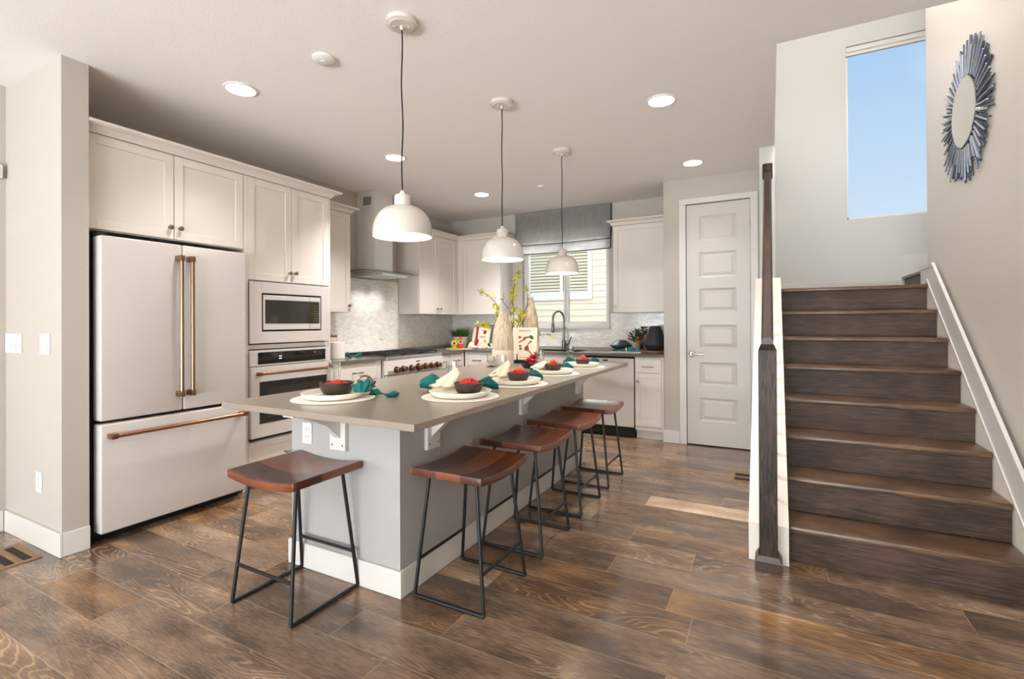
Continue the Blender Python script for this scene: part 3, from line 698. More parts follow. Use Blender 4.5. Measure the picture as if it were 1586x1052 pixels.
# faucet
fa = thing('faucet', 'dark steel gooseneck pull-down faucet in front of the sink window', 'faucet', (1.785, 5.715, .921))
fx, fy = 1.785, 5.715
MB().lathe([(.032, .9205), (.032, .93), (.026, .935), (.026, 1.03), (.021, 1.035)], (fx, fy, 0), 20).build('base', 'faucet', fa, smooth=True)
pts = [(fx, fy, 1.02), (fx, fy, 1.30)]
for i in range(1, 13):
    a = PI*i/12; pts.append((fx-.058+.058*math.cos(a), fy-.045+.045*math.cos(a), 1.30+.11*math.sin(a)))
pts.append((fx-.116, fy-.09, 1.24))
MB().tube(pts, .0135, 12).build('spout', 'faucet', fa, smooth=True)
MB().lathe([(.017, 0), (.022, .03), (.020, .10), (.015, .115)], (fx-.116, fy-.09, 1.135), 16).build('spray_head', 'faucet', fa, smooth=True)
MB().cone((fx, fy, .985), (fx+.055, fy-.01, .985), .014, .012, 12).tube([(fx+.05, fy-.01, .985), (fx+.075, fy-.012, 1.01), (fx+.105, fy-.015, 1.085)], .008, 10).build('lever', 'faucet', fa, smooth=True)

# range ------------------------------------------------------------------------------------
rg = thing('range', 'white professional gas range with bronze knobs', 'range', (.36, 4.10, 0))
B(.03, .66, 3.632, 4.572, .03, .885).build('body', 'steel', rg)
B(.06, .60, 3.64, 4.56, .001, .03).build('plinth', 'black', rg)
k = MB(); k.box(.03, .70, 3.632, 4.572, .886, .918, bev=.004); k.build('cooktop', 'steel', rg)
k = MB(); k.box(.03, .12, 3.64, 4.565, .9185, .955, bev=.004); k.build('back_guard', 'steel', rg)
B(.13, .655, 3.66, 4.545, .9185, .922).build('burner_pan', 'iron', rg)
for i in range(3):
    y0 = 3.665+i*.294; y1 = y0+.286
    g = MB(); z0, z1 = .937, .951
    for y in (y0, y1-.014): g.box(.135, .65, y, y+.014, z0, z1, bev=.002)
    for x in (.135, .386, .636): g.box(x, x+.014, y0+.014, y1-.014, z0, z1)
    for x in (.26, .52):
        g.box(x-.095, x+.095, (y0+y1)/2-.006, (y0+y1)/2+.006, z0, z1); g.box(x-.006, x+.006, y0+.05, y1-.05, z0, z1+.001)
    for x in (.14, .63):
        for y in (y0, y1-.014): g.box(x, x+.014, y, y+.014, .9225, z0)
    g.build('grate', 'iron', rg)
    for x in (.26, .52): MB().lathe([(.05, .9222), (.05, .928), (.035, .930), (.035, .936), (.01, .9365)], (x, (y0+y1)/2, 0), 20).build('burner', 'iron', rg, smooth=True)
cpn = MB(); cpn.prism_y([(.6605, .74), (.705, .74), (.715, .78), (.700, .884), (.6605, .884)], 3.634, 4.570); cpo = cpn.build('control_panel', 'fridge', rg)
for y in (3.755, 3.862, 3.99, 4.115, 4.235, 4.345, 4.455):
    s_ = 1.2 if abs(y-4.115) < .01 else 1.0
    MB().lathe([(.036*s_, 0), (.036*s_, .006), (.024*s_, .010), (.024*s_, .020), (.029*s_, .024), (.029*s_, .045), (.024*s_, .052), (.004, .053)], (.7135, y, .785), 20, (1, 0, .05)).build('knob', 'knobm', cpo, smooth=True)
B(.7065, .7095, 4.085, 4.15, .848, .856).build('emblem', 'iron', cpo)
od = B(.661, .70, 3.64, 4.564, .13, .73, bev=.004).build('oven_door', 'fridge', rg)
p = MB(); p.cone((.745, 3.70, .69), (.745, 4.50, .69), .012, seg=14)
for y in (3.70, 4.47): p.box(.70, .757, y, y+.03, .676, .704, bev=.003)
p.build('oven_handle', 'bronze', od, smooth=True)
B(.7002, .703, 3.78, 4.42, .28, .60).build('oven_window', 'dglass', od)

for y in (3.93, 4.20): light('hood_lamp', 'SPOT', (.26, y, 1.778), 7, (1, .96, .9), .03, direction=(-.25, 0, -1), spot=110)
# range hood -------------------------------------------------------------------------------
hd = thing('range_hood', 'chimney range hood with thin curved glass canopy', 'range hood', (.2, 4.065, 1.78))
B(.002, .27, 3.924, 4.206, 1.83, H-.002).build('chimney', mat('hood white steel', (216, 214, 210), .30, .08), hd)
v = MB()
for i in range(4): v.box(.10+.030*i, .122+.030*i, 3.9215, 3.9238, 2.585, 2.68)
v.build('vent_slots', 'slate', hd)
k = MB(); k.box(.01, .40, 3.86, 4.27, 1.785, 1.822, bev=.004); k.box(.40, .435, 3.86, 4.27, 1.785, 1.815, bev=.003); k.build('hood_body', mat('hood tray steel', (222, 220, 216), .25, .5), hd)
v = MB()
for i in range(4): v.cone((.4352, 4.02+.03*i, 1.800), (.437, 4.02+.03*i, 1.800), .005, seg=10)
v.build('control_buttons', 'nickel', hd)
poly = []
for i in range(25):
    tt = -1+2*i/24; poly.append((.40+.095*(1-tt*tt), 4.065+tt*.44))
poly += [(.012, 4.505), (.012, 3.625)]
MB().prism_z(poly, 1.823, 1.830).build('glass_canopy', 'hoodg', hd)
e = MB(); e.tube([(x, y, 1.8265) for x, y in poly[:25]], .0035, 6); e.build('glass_edge', mat('dark glass edge', (70, 74, 70), .2), hd)

# ------------------------------------------------------------------ island
IX0, IX1, IY0, IY1 = 1.874, 2.613, 1.613, 4.107; IT = .90
il = thing('kitchen_island', 'pale grey island base with white baseboard below the taupe top', 'island', (2.24, 2.86, 0))
B(IX0, IX1, IY0, IY1, .001, IT-.029).build('island_body', 'isl', il)
k = MB(); k.box(IX0-.015, IX1+.015, IY0-.015, IY0-.0003, .001, .126, bev=.003); k.box(IX1+.0003, IX1+.015, IY0, IY1+.015, .001, .126, bev=.003); k.box(IX0-.015, IX1, IY1+.0003, IY1+.015, .001, .126); k.build('baseboard', 'trim', il)
def corbel(px, py, d):
    # d: outward unit direction, runs out under the worktop
    ox, oy = d; tx, ty = -oy, ox; top = IT-.030
    m = MB()
    def T(s_, n, z): return Vector((px+tx*s_+ox*n, py+ty*s_+oy*n, z))
    def bx(s0, s1, n0, n1, z0, z1):
        a, b_ = T(s0, n0, z0), T(s1, n1, z1)
        m.box(min(a.x, b_.x), max(a.x, b_.x), min(a.y, b_.y), max(a.y, b_.y), z0, z1, bev=.003)
    bx(-.053, .053, .0005, .021, top-.232, top); bx(-.035, .035, .021, .30, top-.022, top)
    poly = [(.021, top-.17), (.021, top-.022), (.27, top-.022), (.20, top-.05), (.10, top-.095)]
    m.prism(poly, lambda n, z: T(-.02, n, z), lambda n, z: T(.02, n, z))
    c_ = m.build('corbel', 'trim', il)
    s = MB()
    for q in (-.035, .035): s.cone(T(q, .021, top-.205), T(q, .0225, top-.205), .005, seg=10)
    s.build('screw', 'nickel', c_)
corbel(2.232, IY0, (0, -1))
for y in (1.845, 2.868, 3.95): corbel(IX1, y, (1, 0))
tag(B(1.846, 2.991, 1.252, 4.176, IT-.028, IT, bev=.003).build('worktop', 'count'), 'large taupe quartz island top set with five place settings', 'worktop')

# outlets and switches ---------------------------------------------------------------------
def plate(name, label, cat, F, u, v, w_, h_, gang, kind, m='white'):
    p = F(u, v, 0); t_ = thing(name, label, cat, p)
    slab(F, u-w_/2, u+w_/2, v-h_/2, v+h_/2, .0006, .006).build('cover_plate', m, t_)
    if kind == 'switch':
        for i in range(gang):
            uu = u-w_/2+w_*(i+.5)/gang; slab(F, uu-.014, uu+.014, v-.034, v+.034, .006, .0075).build('rocker', m, t_)
            q = MB(); q.fbox(F, uu-.0125, uu+.0125, v-.032, v+.002, .0075, .011, .001); q.build('rocker_face', m, t_)
    else:
        for s_ in (-1, 1):
            q = MB(); q.lathe([(.017, 0), (.017, .0015), (.015, .002)], F(u, v+s_*.020, .006), 20, F(0, 0, 1)-F(0, 0, 0)); soc = q.build('socket', m, t_)
            q = MB(); q.fbox(F, u-.008, u-.005, v+s_*.020-.002, v+s_*.020+.008, .008, .0083); q.fbox(F, u+.005, u+.008, v+s_*.020-.002, v+s_*.020+.008, .008, .0083); q.fbox(F, u-.002, u+.002, v+s_*.020-.011, v+s_*.020-.007, .008, .0083); q.build('slots', 'ink', soc)
    return t_
plate('light_switch', 'four-rocker white switch plate on the wing wall', 'switch', FY(1.068), .075, 1.155, .235, .118, 4, 'switch')
plate('light_switch', 'two-rocker white switch plate on the wing wall near its corner', 'switch', FY(1.068), .512, 1.157, .122, .118, 2, 'switch')
plate('wall_outlet', 'white outlet low on the wing wall above its baseboard', 'outlet', FY(1.068), .432, .368, .074, .116, 1, 'outlet')
plate('wall_outlet', 'white outlet on the end of the island', 'outlet', FY(IY0), 1.996, .697, .070, .110, 1, 'outlet')
plate('wall_outlet', 'pale outlet on the backsplash between window and black vase', 'outlet', FY(5.780), 2.59, 1.145, .118, .075, 1, 'outlet')
plate('wall_outlet', 'pale outlet on the backsplash behind the range', 'outlet', FX(.009), 4.30, 1.13, .074, .116, 1, 'outlet')
plate('wall_outlet', 'pale outlet on the backsplash above the green potted grass', 'outlet', FX(.009), 4.95, 1.14, .074, .116, 1, 'outlet')
th = thing('door_chime', 'small white box high on the left wall', 'door chime', (-.048, .99, 2.2))
B(-.0475, -.012, .92, 1.045, 2.165, 2.245, bev=.004).build('housing', 'white', th); B(-.0119, -.008, .94, 1.03, 2.18, 2.23, bev=.002).build('front_cover', 'white', th)

# ------------------------------------------------------------------ staircase
sc_ = thing('staircase', 'dark oak staircase rising to a landing on the far wall', 'staircase', (4.68, 3.6, 0))
for i in range(8):
    y = 2.807+.236*i; z = .192*(i+1); yr = y+.025
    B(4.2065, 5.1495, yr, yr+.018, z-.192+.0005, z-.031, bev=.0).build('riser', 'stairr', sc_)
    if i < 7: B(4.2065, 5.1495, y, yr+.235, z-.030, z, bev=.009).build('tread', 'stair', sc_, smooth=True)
B(4.2065, 5.15, 2.807+.236*7, 4.64, 1.506, 1.536, bev=.008).build('tread', 'stair', sc_, smooth=True)
k = MB(); k.box(4.1655, 5.372, 4.642, 6.305, 1.48, 1.5355); k.build('landing', 'stair', sc_)
for i in range(4):
    x = 5.372+.25*i; z = 1.536+.192*(i+1)
    B(x, x+.018, 4.61, 6.288, z-.1915, z-.031).build('riser', 'slate', sc_); B(x-.025, x+.248, 4.61, 6.288, z-.030, z, bev=.008).build('tread', 'stair', sc_)
rl = thing('stair_railing', 'dark oak newel post with handrail climbing the knee wall', 'railing', (4.112, 2.70, 0))
nw = MB(); nx, ny = 4.112, 2.703; w_ = .042
nw.box(nx-w_, nx+w_, ny-w_, ny+w_, .062, 1.118)
V = [[nw.bm.verts.new((nx+sx*a, ny+sy*a, z)) for sx, sy in ((-1, -1), (1, -1), (1, 1), (-1, 1))] for a, z in ((w_, 1.118), (w_-.012, 1.148))]
for i in range(4): nw.bm.faces.new((V[0][i], V[0][(i+1) % 4], V[1][(i+1) % 4], V[1][i]))
nw.bm.faces.new(V[1])
post = nw.build('newel_post', 'newel', rl)
bb = MB(); bb.box(nx-.062, nx+.062, ny-.062, ny+.056, .001, .045); V = [[bb.bm.verts.new((nx+sx*a, ny+sy*b2, z)) for sx, sy in ((-1, -1), (1, -1), (1, 1), (-1, 1))] for a, b2, z in ((.062, .056, .045), (.046, .046, .074))]
for i in range(4): bb.bm.faces.new((V[0][i], V[0][(i+1) % 4], V[1][(i+1) % 4], V[1][i]))
bb.build('base_trim', 'rail', post)
ra = MB(); y0, z0, y1, z1 = 2.69, 1.120, 4.50, 2.478
prof = [(-.024, 0), (.024, 0), (.028, .02), (.028, .045), (.018, .062), (-.018, .062), (-.028, .045), (-.028, .02)]
A = [ra.bm.verts.new((nx+a, y0, z0+b_)) for a, b_ in prof]; Bv = [ra.bm.verts.new((nx+a, y1, z1+b_)) for a, b_ in prof]
for i in range(8): ra.bm.faces.new((A[i], A[(i+1) % 8], Bv[(i+1) % 8], Bv[i]))
ra.bm.faces.new(A[::-1]); ra.bm.faces.new(Bv); ra.build('handrail', 'rail', rl)
B(nx-.038, nx+.038, 4.495, 4.5195, 2.462, 2.60, bev=.012).build('rosette', 'newel', rl)
slope = (z1-z0)/(y1-y0)
for i in range(15):
    y = 2.90+.11*i
    B(nx+.005-.007, nx+.005+.007, y-.007, y+.007, nose(y)+.05, z0+(y-y0)*slope+.004).build('baluster', 'rod', rl)

# ------------------------------------------------------------------ floor registers
def register(x0, x1, y0, y1, label, n):
    t_ = thing('floor_register', label, 'floor vent', ((x0+x1)/2, (y0+y1)/2, 0)); b_ = .028
    k = MB(); k.box(x0, x1, y0, y0+b_, .0008, .005); k.box(x0, x1, y1-b_, y1, .0008, .005); k.box(x0, x0+b_, y0+b_, y1-b_, .0008, .005); k.box(x1-b_, x1, y0+b_, y1-b_, .0008, .005); k.build('frame', 'tan', t_)
    B(x0+b_, x1-b_, y0+b_, y1-b_, .0006, .001).build('duct_void', 'vent', t_)
    s = MB(); h_ = (y1-y0-2*b_)
    for i in range(1, n): s.box(x0+b_, x1-b_, y0+b_+h_*i/n-.016, y0+b_+h_*i/n+.016, .0012, .0045)
    s.build('slats', 'tan', t_)
register(.285, .617, .852, 1.020, 'wooden floor register beside the wing wall baseboard', 2)
register(3.836, 4.010, 4.112, 4.372, 'wooden floor register beside the stair knee wall', 2)

# ------------------------------------------------------------------ stools
def make_stool():
    s = thing('bar_stool', '', 'stool', (0, 0, 0), 'wooden bar stools around the island')
    # local long axis = Y
    L2, W2 = .2225, .1925
    def topz(y): return .586+.021*(y/L2)**2
    m = MB(); nu, nv = 14, 22; grid = {}
    for lay in (0, 1):
        for i in range(nu+1):
            for j in range(nv+1):
                x = -W2+2*W2*i/nu; y = -L2+2*L2*j/nv
                z = topz(y) if lay == 0 else topz(y)-.036
                grid[lay, i, j] = m.bm.verts.new((x, y, z))
    for i in range(nu):
        for j in range(nv):
            m.bm.faces.new((grid[0, i, j], grid[0, i+1, j], grid[0, i+1, j+1], grid[0, i, j+1])); m.bm.faces.new((grid[1, i, j], grid[1, i, j+1], grid[1, i+1, j+1], grid[1, i+1, j]))
    for i in range(nu):
        for j in (0, nv): m.bm.faces.new((grid[0, i, j], grid[0, i+1, j], grid[1, i+1, j], grid[1, i, j]))
    for j in range(nv):
        for i in (0, nu): m.bm.faces.new((grid[0, i, j], grid[0, i, j+1], grid[1, i, j+1], grid[1, i, j]))
    bmesh.ops.recalc_face_normals(m.bm, faces=m.bm.faces[:])
    es = [e for e in m.bm.edges if len(e.link_faces) == 2 and e.calc_face_angle() > 1.0]
    bmesh.ops.bevel(m.bm, geom=es, offset=.0045, segments=3, affect='EDGES', profile=.5)
    m.build('seat', 'seat', s, smooth=True, angle=50)
    fx_, fy_, tx_, ty_ = .186, .197, .128, .158; r = .0085
    foot = lambda sx, sy: Vector((sx*fx_, sy*fy_, .0095)); top = lambda sx, sy: Vector((sx*tx_, sy*ty_, topz(ty_)-.037))
    for sx in (-1, 1):
        for sy in (-1, 1): MB().cone(foot(sx, sy), top(sx, sy), r, seg=12).build('leg', 'rod', s, smooth=True)
    for sy in (-1, 1): MB().cone(foot(-1, sy), foot(1, sy), r, seg=12).build('floor_runner', 'rod', s, smooth=True)
    for sx in (-1, 1):
        f = .30; MB().cone(foot(sx, -1).lerp(top(sx, -1), f), foot(sx, 1).lerp(top(sx, 1), f), r*.9, seg=12).build('foot_rail', 'rod', s, smooth=True)
    return s
s0 = make_stool(); s0.location = (2.167, 1.410, 0); s0.rotation_euler = (0, 0, PI/2)
s0['label'] = 'walnut-seated black bar stool alone at the short end of the island'
order = ['first', 'second', 'third', 'fourth']
for i, y in enumerate((1.848, 2.452, 3.062, 3.668)):
    dup(s0, (2.852, y, 0), 0.0, ['front bar stool of the row along the island, next to the corner corbel', 'second bar stool of the row along the island', 'third bar stool of the row along the island', 'last bar stool of the row, next to the dishwasher'][i])

# ------------------------------------------------------------------ pendants
def make_pendant():
    p = thing('pendant_lamp', '', 'pendant lamp', (0, 0, 0), 'white dome pendants over the island')
    MB().lathe([(.006, -.031), (.058, -.030), (.066, -.024), (.075, -.022), (.076, -.001)], (0, 0, 0), 40).build('canopy', 'gwhite', p, smooth=True)
    s = MB()
    for a in (.6, .6+PI): s.cone((.034*math.cos(a), .034*math.sin(a), -.036), (.034*math.cos(a), .034*math.sin(a), -.030), .006, seg=10)
    s.cone((0, 0, -.048), (0, 0, -.031), .008, .011, 12); s.build('canopy_screw', 'gwhite', p)
    pts = [(.0025*math.sin(i*1.1)*(1 if 0 < i < 12 else 0), .0025*math.cos(i*.9)*(1 if 0 < i < 12 else 0), -.045-(H-1.905-.045)*i/12) for i in range(13)]
    MB().tube(pts, .0036, 8).build('cord', 'cord', p, smooth=True)
    z = lambda q: q-H
    MB().lathe([(.008, z(1.912)), (.012, z(1.905)), (.016, z(1.893)), (.036, z(1.888)), (.040, z(1.880)), (.040, z(1.835)), (.044, z(1.832))][::-1], (0, 0, 0), 28, fn=lambda a, j: 1+(.03*math.cos(10*a) if j in (1, 2) else 0)).build('socket_cap', 'gwhite', p, smooth=True)
    R = .143; prof = []
    for i in range(15):
        a = i/14*PI/2; prof.append((.042+(R-.042)*math.sin(a)**.92, z(1.705)+.128*math.cos(a)))
    prof.append((R, z(1.686)))
    inner = [(r-.003 if r > .02 else r, zz_-.0025) for r, zz_ in prof[:-1]][::-1]
    prof2 = prof+[(R-.003, z(1.686))]+inner
    MB().lathe(prof2, (0, 0, 0), 56, cap0=False, cap1=False).build('shade', 'gwhite', p, smooth=True)
    MB().lathe([(.012, z(1.83)), (.014, z(1.80)), (.03, z(1.765)), (.032, z(1.745)), (.022, z(1.722)), (.004, z(1.714))][::-1], (0, 0, 0), 20).build('bulb', 'bulb', p, smooth=True)
    return p
p0 = make_pendant(); p0.location = (2.545, 1.718, H); p0['label'] = 'white dome pendant over the near end of the island'
PL = [(2.545, 1.718), (2.547, 2.718), (2.552, 3.766)]
dup(p0, (2.547, 2.718, H), .7, 'middle white dome pendant over the island'); dup(p0, (2.552, 3.766, H), 1.9, 'white dome pendant over the far end of the island, before the window')
for x, y in PL: light('pendant_glow', 'POINT', (x, y, 1.735), 11.0, (1, .88, .70), .03)

# ------------------------------------------------------------------ recessed lights and ceiling fittings
def make_can():
    c_ = thing('recessed_light', '', 'ceiling light', (0, 0, 0), 'round recessed ceiling lights')
    MB().lathe([(.078, -.003), (.086, -.009), (.097, -.006), (.099, -.0005), (.078, -.0005)], (0, 0, 0), 40, cap0=False, cap1=False).build('trim_ring', 'white', c_, smooth=True)
    MB().lathe([(.002, -.0048), (.0785, -.0040), (.0785, -.0008)], (0, 0, 0), 32).build('lens', 'lens', c_)
    return c_
cans = [(1.192, 1.778, 'round recessed light in front of the refrigerator cabinet'), (1.18, 3.22, 'round recessed light between range hood and near pendant cord'), (1.204, 4.656, 'round recessed light nearest the kitchen corner'), (3.492, 3.204, 'larger-looking round recessed light over the walkway'), (3.499, 4.65, 'round recessed light in front of the pantry door')]
c0 = make_can(); c0.location = (cans[0][0], cans[0][1], H); c0['label'] = cans[0][2]
for x, y, lb in cans[1:]: dup(c0, (x, y, H), 0, lb)
for x, y, lb in cans: light('recessed_beam', 'SPOT', (x, y, H-.012), 22 if x > 3 and y > 4 else 80 if x > 3 else 48 if y < 2 else 175, (1, .98, .955), .06, direction=(0, 0, -1), spot=105)
for x, y, r, lb in ((1.941, 1.775, .062, 'small white disc on the ceiling near the nearest pendant'), (1.945, 4.672, .04, 'tiny white disc on the ceiling near the shade')):
    q = thing('ceiling_sensor', lb, 'ceiling sensor', (x, y, H)); MB().lathe([(.004, -.022), (r*.75, -.022), (r, -.012), (r, -.0006)], (x, y, H), 32).build('housing', 'white', q, smooth=True)
    MB().lathe([(.002, -.026), (r*.3, -.025), (r*.32, -.0222)], (x, y, H), 20).build('sensor_cap', 'white', q, smooth=True)

# ------------------------------------------------------------------ roman shade
rs = thing('roman_shade', 'grey roman shade drawn up over the sink window', 'window shade', (1.73, 5.74, 2.17))
prof = [(5.778, 2.738), (5.745, 2.738), (5.738, 2.70), (5.738, 2.45), (5.728, 2.35), (5.712, 2.305), (5.720, 2.285), (5.745, 2.295), (5.748, 2.290), (5.735, 2.285), (5.722, 2.26), (5.710, 2.215), (5.712, 2.185), (5.725, 2.172), (5.738, 2.178), (5.740, 2.20)]
sx0, sx1 = 1.078, 2.395
def shade_pt(u, j):
    y, z = prof[j]; x = sx0+(sx1-sx0)*u
    return (x, y+.003*math.sin(u*9)*(1 if 3 < j else 0), z-(.010*math.sin(PI*u) if j > 4 else 0))
m = MB(); V = [[m.bm.verts.new(shade_pt(i/40, j)) for j in range(len(prof))] for i in range(41)]
for i in range(40):
    for j in range(len(prof)-1): m.bm.faces.new((V[i][j], V[i+1][j], V[i+1][j+1], V[i][j+1]))
m.build('fabric', 'fabric', rs, smooth=True, angle=60)
e = MB()
for x in (sx0-.001, sx1+.001): e.prism_x([(5.786, 2.738), (5.745, 2.738), (5.738, 2.45), (5.712, 2.305), (5.720, 2.285), (5.730, 2.28), (5.712, 2.19), (5.745, 2.18), (5.75, 2.30), (5.786, 2.40)], x-.002, x+.002)
e.build('side_return', mat('dark shade edge', (62, 60, 60), .85), rs)
B(sx0+.005, sx1-.005, 5.752, 5.784, 2.70, 2.736).build('headrail', 'white', rs)
b = MB()
for z, y in ((2.297, 5.7085), (2.178, 5.7155)): b.tube([(sx0+(sx1-sx0)*i/24, y, z-.010*math.sin(PI*i/24)) for i in range(25)], .006, 6)
b.build('fold_piping', mat('dark grey fold', (72, 72, 74), .85), rs)

# ------------------------------------------------------------------ sunburst mirror
my, mz = 3.72, 2.515
mr = thing('sunburst_mirror', 'round sunburst mirror of blue-grey sticks on the stair wall', 'mirror', (5.179, my, mz))
MB().lathe([(.200, .0005), (.205, .004), (.205, .024), (.20, .026)], (5.1795, my, mz), 56, (-1, 0, 0)).build('mirror_glass', 'mirror', mr)
rng = random.Random(5)
for lay, n, mm in ((0, 92, 'sticks'), (1, 92, 'silver')):
    for i in range(n):
        a = 2*PI*(i+.5*lay)/n; L_ = rng.uniform(.37, .44) if rng.random() < .6 else rng.uniform(.31, .38); r0 = rng.uniform(.208, .222)
        xx = 5.1795-.016-rng.uniform(0, .004); aa = a+rng.uniform(-.02, .02)
        if i >= 48 and lay == 0: continue
        MB().cone((xx, my+r0*math.cos(aa), mz+r0*math.sin(aa)), (xx-.002, my+L_*math.cos(aa), mz+L_*math.sin(aa)), .0052, seg=6).build('stick', mm, mr) if lay == 1 and i % 2 == 0 else None
back = MB()
for lay, n in ((0, 100), (1, 96)):
    for i in range(n):
        a = 2*PI*(i+.3)/n; L_ = rng.uniform(.30, .43); r0 = rng.uniform(.207, .222); xx = 5.1795-.006-.005*lay
        back.cone((xx, my+r0*math.cos(a), mz+r0*math.sin(a)), (xx-.001, my+L_*math.cos(a), mz+L_*math.sin(a)), .0052, seg=5)
bo = back.build('back_sticks', 'sticks', mr); bo['kind'] = 'stuff'

# ------------------------------------------------------------------ place settings
def bowtie(c, d, half, rad, hgt, folds=6, seed=0, lobes=(1.0, 1.0), zbase=0.0):
    """a cloth pinched in the middle, d = direction of its length; resting on z = c.z"""
    rng = random.Random(seed); ph = rng.uniform(0, 6); d = Vector((d[0], d[1], 0)).normalized(); s = Vector((-d.y, d.x, 0)); c = Vector(c)
    def fn(u, v):
        t = -1+2*u; k = lobes[1] if t > 0 else lobes[0]; at_ = abs(t)
        spread = (.16+.84*min(1, at_*1.5)**1.2)*(1-.55*max(0, at_-.72)/.28)*k
        a = 2*PI*v; rip = 1+.26*at_*math.sin(folds*a+ph+3*t)
        w = rad*spread*rip; h = hgt*spread*rip*(1.0 if at_ < .15 else 1)
        z = h*(1+math.sin(a))*.5+.012*math.sin(t*4+ph)*at_
        zc = max(.001, z + (hgt*.25*(1-min(1, at_*3))))
        return c + d*(t*half*k**.3) + s*(w*math.cos(a)) + Vector((0, 0, zc))
    m = MB(); nu, nv = 26, 30
    V = [[m.bm.verts.new(fn(i/nu, j/nv)) for j in range(nv)] for i in range(nu+1)]
    for i in range(nu):
        for j in range(nv): m.bm.faces.new((V[i][j], V[i+1][j], V[i+1][(j+1) % nv], V[i][(j+1) % nv]))
    m.bm.faces.new(V[0][::-1]); m.bm.faces.new(V[-1]); return m
def ring_torus(c, d, R, r, m=None):
    d = Vector((d[0], d[1], 0)).normalized(); s = Vector((-d.y, d.x, 0)); c = Vector(c); m = m or MB()
    m.tube([c+s*(R*math.cos(2*PI*i/28))+Vector((0, 0, R*math.sin(2*PI*i/28))) for i in range(28)], r, 8, closed=True); return m
def heap(c, R, h, n, s0_, seed, m=None):
    rng = random.Random(seed); m = m or MB()
    for i in range(n):
        a = rng.uniform(0, 2*PI); r = R*math.sqrt(rng.random()); z = h*(1-(r/R)**2)+rng.uniform(-.003, .004); q = s0_*rng.uniform(.42, .68)
        m.lathe([(.25*q, -.96*q), (.78*q, -.6*q), (q, 0), (.78*q, .6*q), (.25*q, .96*q)], (c[0]+r*math.cos(a), c[1]+r*math.sin(a), c[2]+z), 7, (rng.uniform(-1, 1), rng.uniform(-1, 1), 1))
    return m
def bowl_profile(R, h): return [(R*.55, 0), (R*.80, .004), (R*.93, h*.45), (R, h), (R-.006, h+.001), (R*.86, h*.45), (R*.7, .012), (.002, .010)]
RIGHT = (.884, .468)       # direction along which the napkins lie
spots = ['at the short end of the island', 'in the front setting of the long side', 'in the second setting of the long side', 'in the third setting of the long side', 'in the farthest setting of the long side']
def setting(i, mx_, my_, mr_, plr, bx_, by_, br_, bh_):
    where = spots[i]
    t_ = MB().lathe([(mr_-.004, 0), (mr_, .0015), (mr_-.003, .004), (.003, .0036)], (mx_, my_, IT+.0004), 56).build('placemat', 'matw', loc=(mx_, my_, IT), smooth=True)
    tag(t_, 'round white woven placemat '+where, 'placemat', 'round placemats on the island')
    z = IT+.0048
    f8 = lambda a, j: 1+.018*abs(math.cos(5*a))
    t_ = MB().lathe([(plr*.70, 0), (plr*.86, .004), (plr*.98, .022), (plr, .0275), (plr*.985, .0295), (plr*.86, .0105), (plr*.7, .008), (.003, .008)], (mx_, my_, z), 60, fn=f8).build('plate', 'plate', loc=(mx_, my_, z), smooth=True)
    tag(t_, 'cream scalloped plate '+where, 'plate', 'plates on the placemats')
    zb = z+.0086
    t_ = MB().lathe(bowl_profile(br_, bh_), (bx_, by_, zb), 40).build('bowl', 'bowl', loc=(bx_, by_, zb), smooth=True)
    tag(t_, 'dark stoneware bowl '+where, 'bowl', 'dark bowls on the plates')
    g = heap((bx_, by_, zb+bh_*.62), br_*.84, .024+.010*(i in (1, 2, 4)), 190, .0115, 20+i).build('salad', 'red', loc=(bx_, by_, zb+bh_))
    tag(g, 'heap of red chopped salad '+where, 'food', kind='stuff')
    if i in (2, 3, 4):
        g = heap((bx_+.004, by_-.002, zb+bh_*.62+.028), br_*.36, .016, 30, .013, 40+i).build('garnish', 'orange', loc=(bx_, by_, zb+bh_+.02)); tag(g, 'orange garnish on top of the red salad '+where, 'food', kind='stuff')
setting(0, 2.24, 1.565, .196, .150, 2.190, 1.628, .082, .056)
setting(1, 2.766, 1.885, .192, .152, 2.775, 1.945, .074, .050)
setting(2, 2.785, 2.450, .190, .148, 2.765, 2.515, .068, .048)
setting(3, 2.755, 3.085, .188, .146, 2.715, 3.175, .062, .046)
setting(4, 2.755, 3.685, .185, .144, 2.735, 3.755, .060, .046)
def napkin(i, c, half, rad, hgt, d=RIGHT, lobes=(1, 1), ringed=True, seed=0, mm='teal', what='teal napkin gathered behind the bowl '):
    t_ = bowtie(c, d, half, rad, hgt, seed=seed, lobes=lobes).build('napkin', mm, loc=c, smooth=True, angle=80); tag(t_, what+spots[i], 'napkin', ('teal' if mm == 'teal' else 'cream')+' napkins on the island')
    return t_
zp = IT+.034
zr = IT+.006
# end setting: napkin to the right of the bowl with a brass ring
napkin(0, (2.335, 1.675, zp), .10, .042, .052, d=(.55, -.83), lobes=(1.0, 1.1), seed=1)
tag(ring_torus((2.335, 1.675, zp+.030), (.55, -.83), .040, .005).build('napkin_ring', 'copper', loc=(2.335, 1.675, zp+.03), smooth=True), 'copper ring around the teal napkin at the short end of the island', 'napkin ring')
t_ = bowtie((2.405, 1.735, IT+.0008), (.80, .05), .085, .030, .030, seed=9).build('napkin', 'teal', loc=(2.40, 1.73, IT), smooth=True, angle=80); tag(t_, 'second teal napkin trailing off the placemat at the short end of the island', 'napkin', 'teal napkins on the island')
napkin(1, (2.655, 2.060, zr), .21, .060, .066, lobes=(1.15, .85), seed=2)
napkin(2, (2.700, 2.605, zr), .175, .050, .066, lobes=(1.0, .95), seed=3)
napkin(3, (2.665, 3.270, zr), .165, .048, .062, lobes=(1.0, .95), seed=4)
napkin(4, (2.690, 3.850, zr), .155, .044, .056, lobes=(1.0, .9), seed=5)
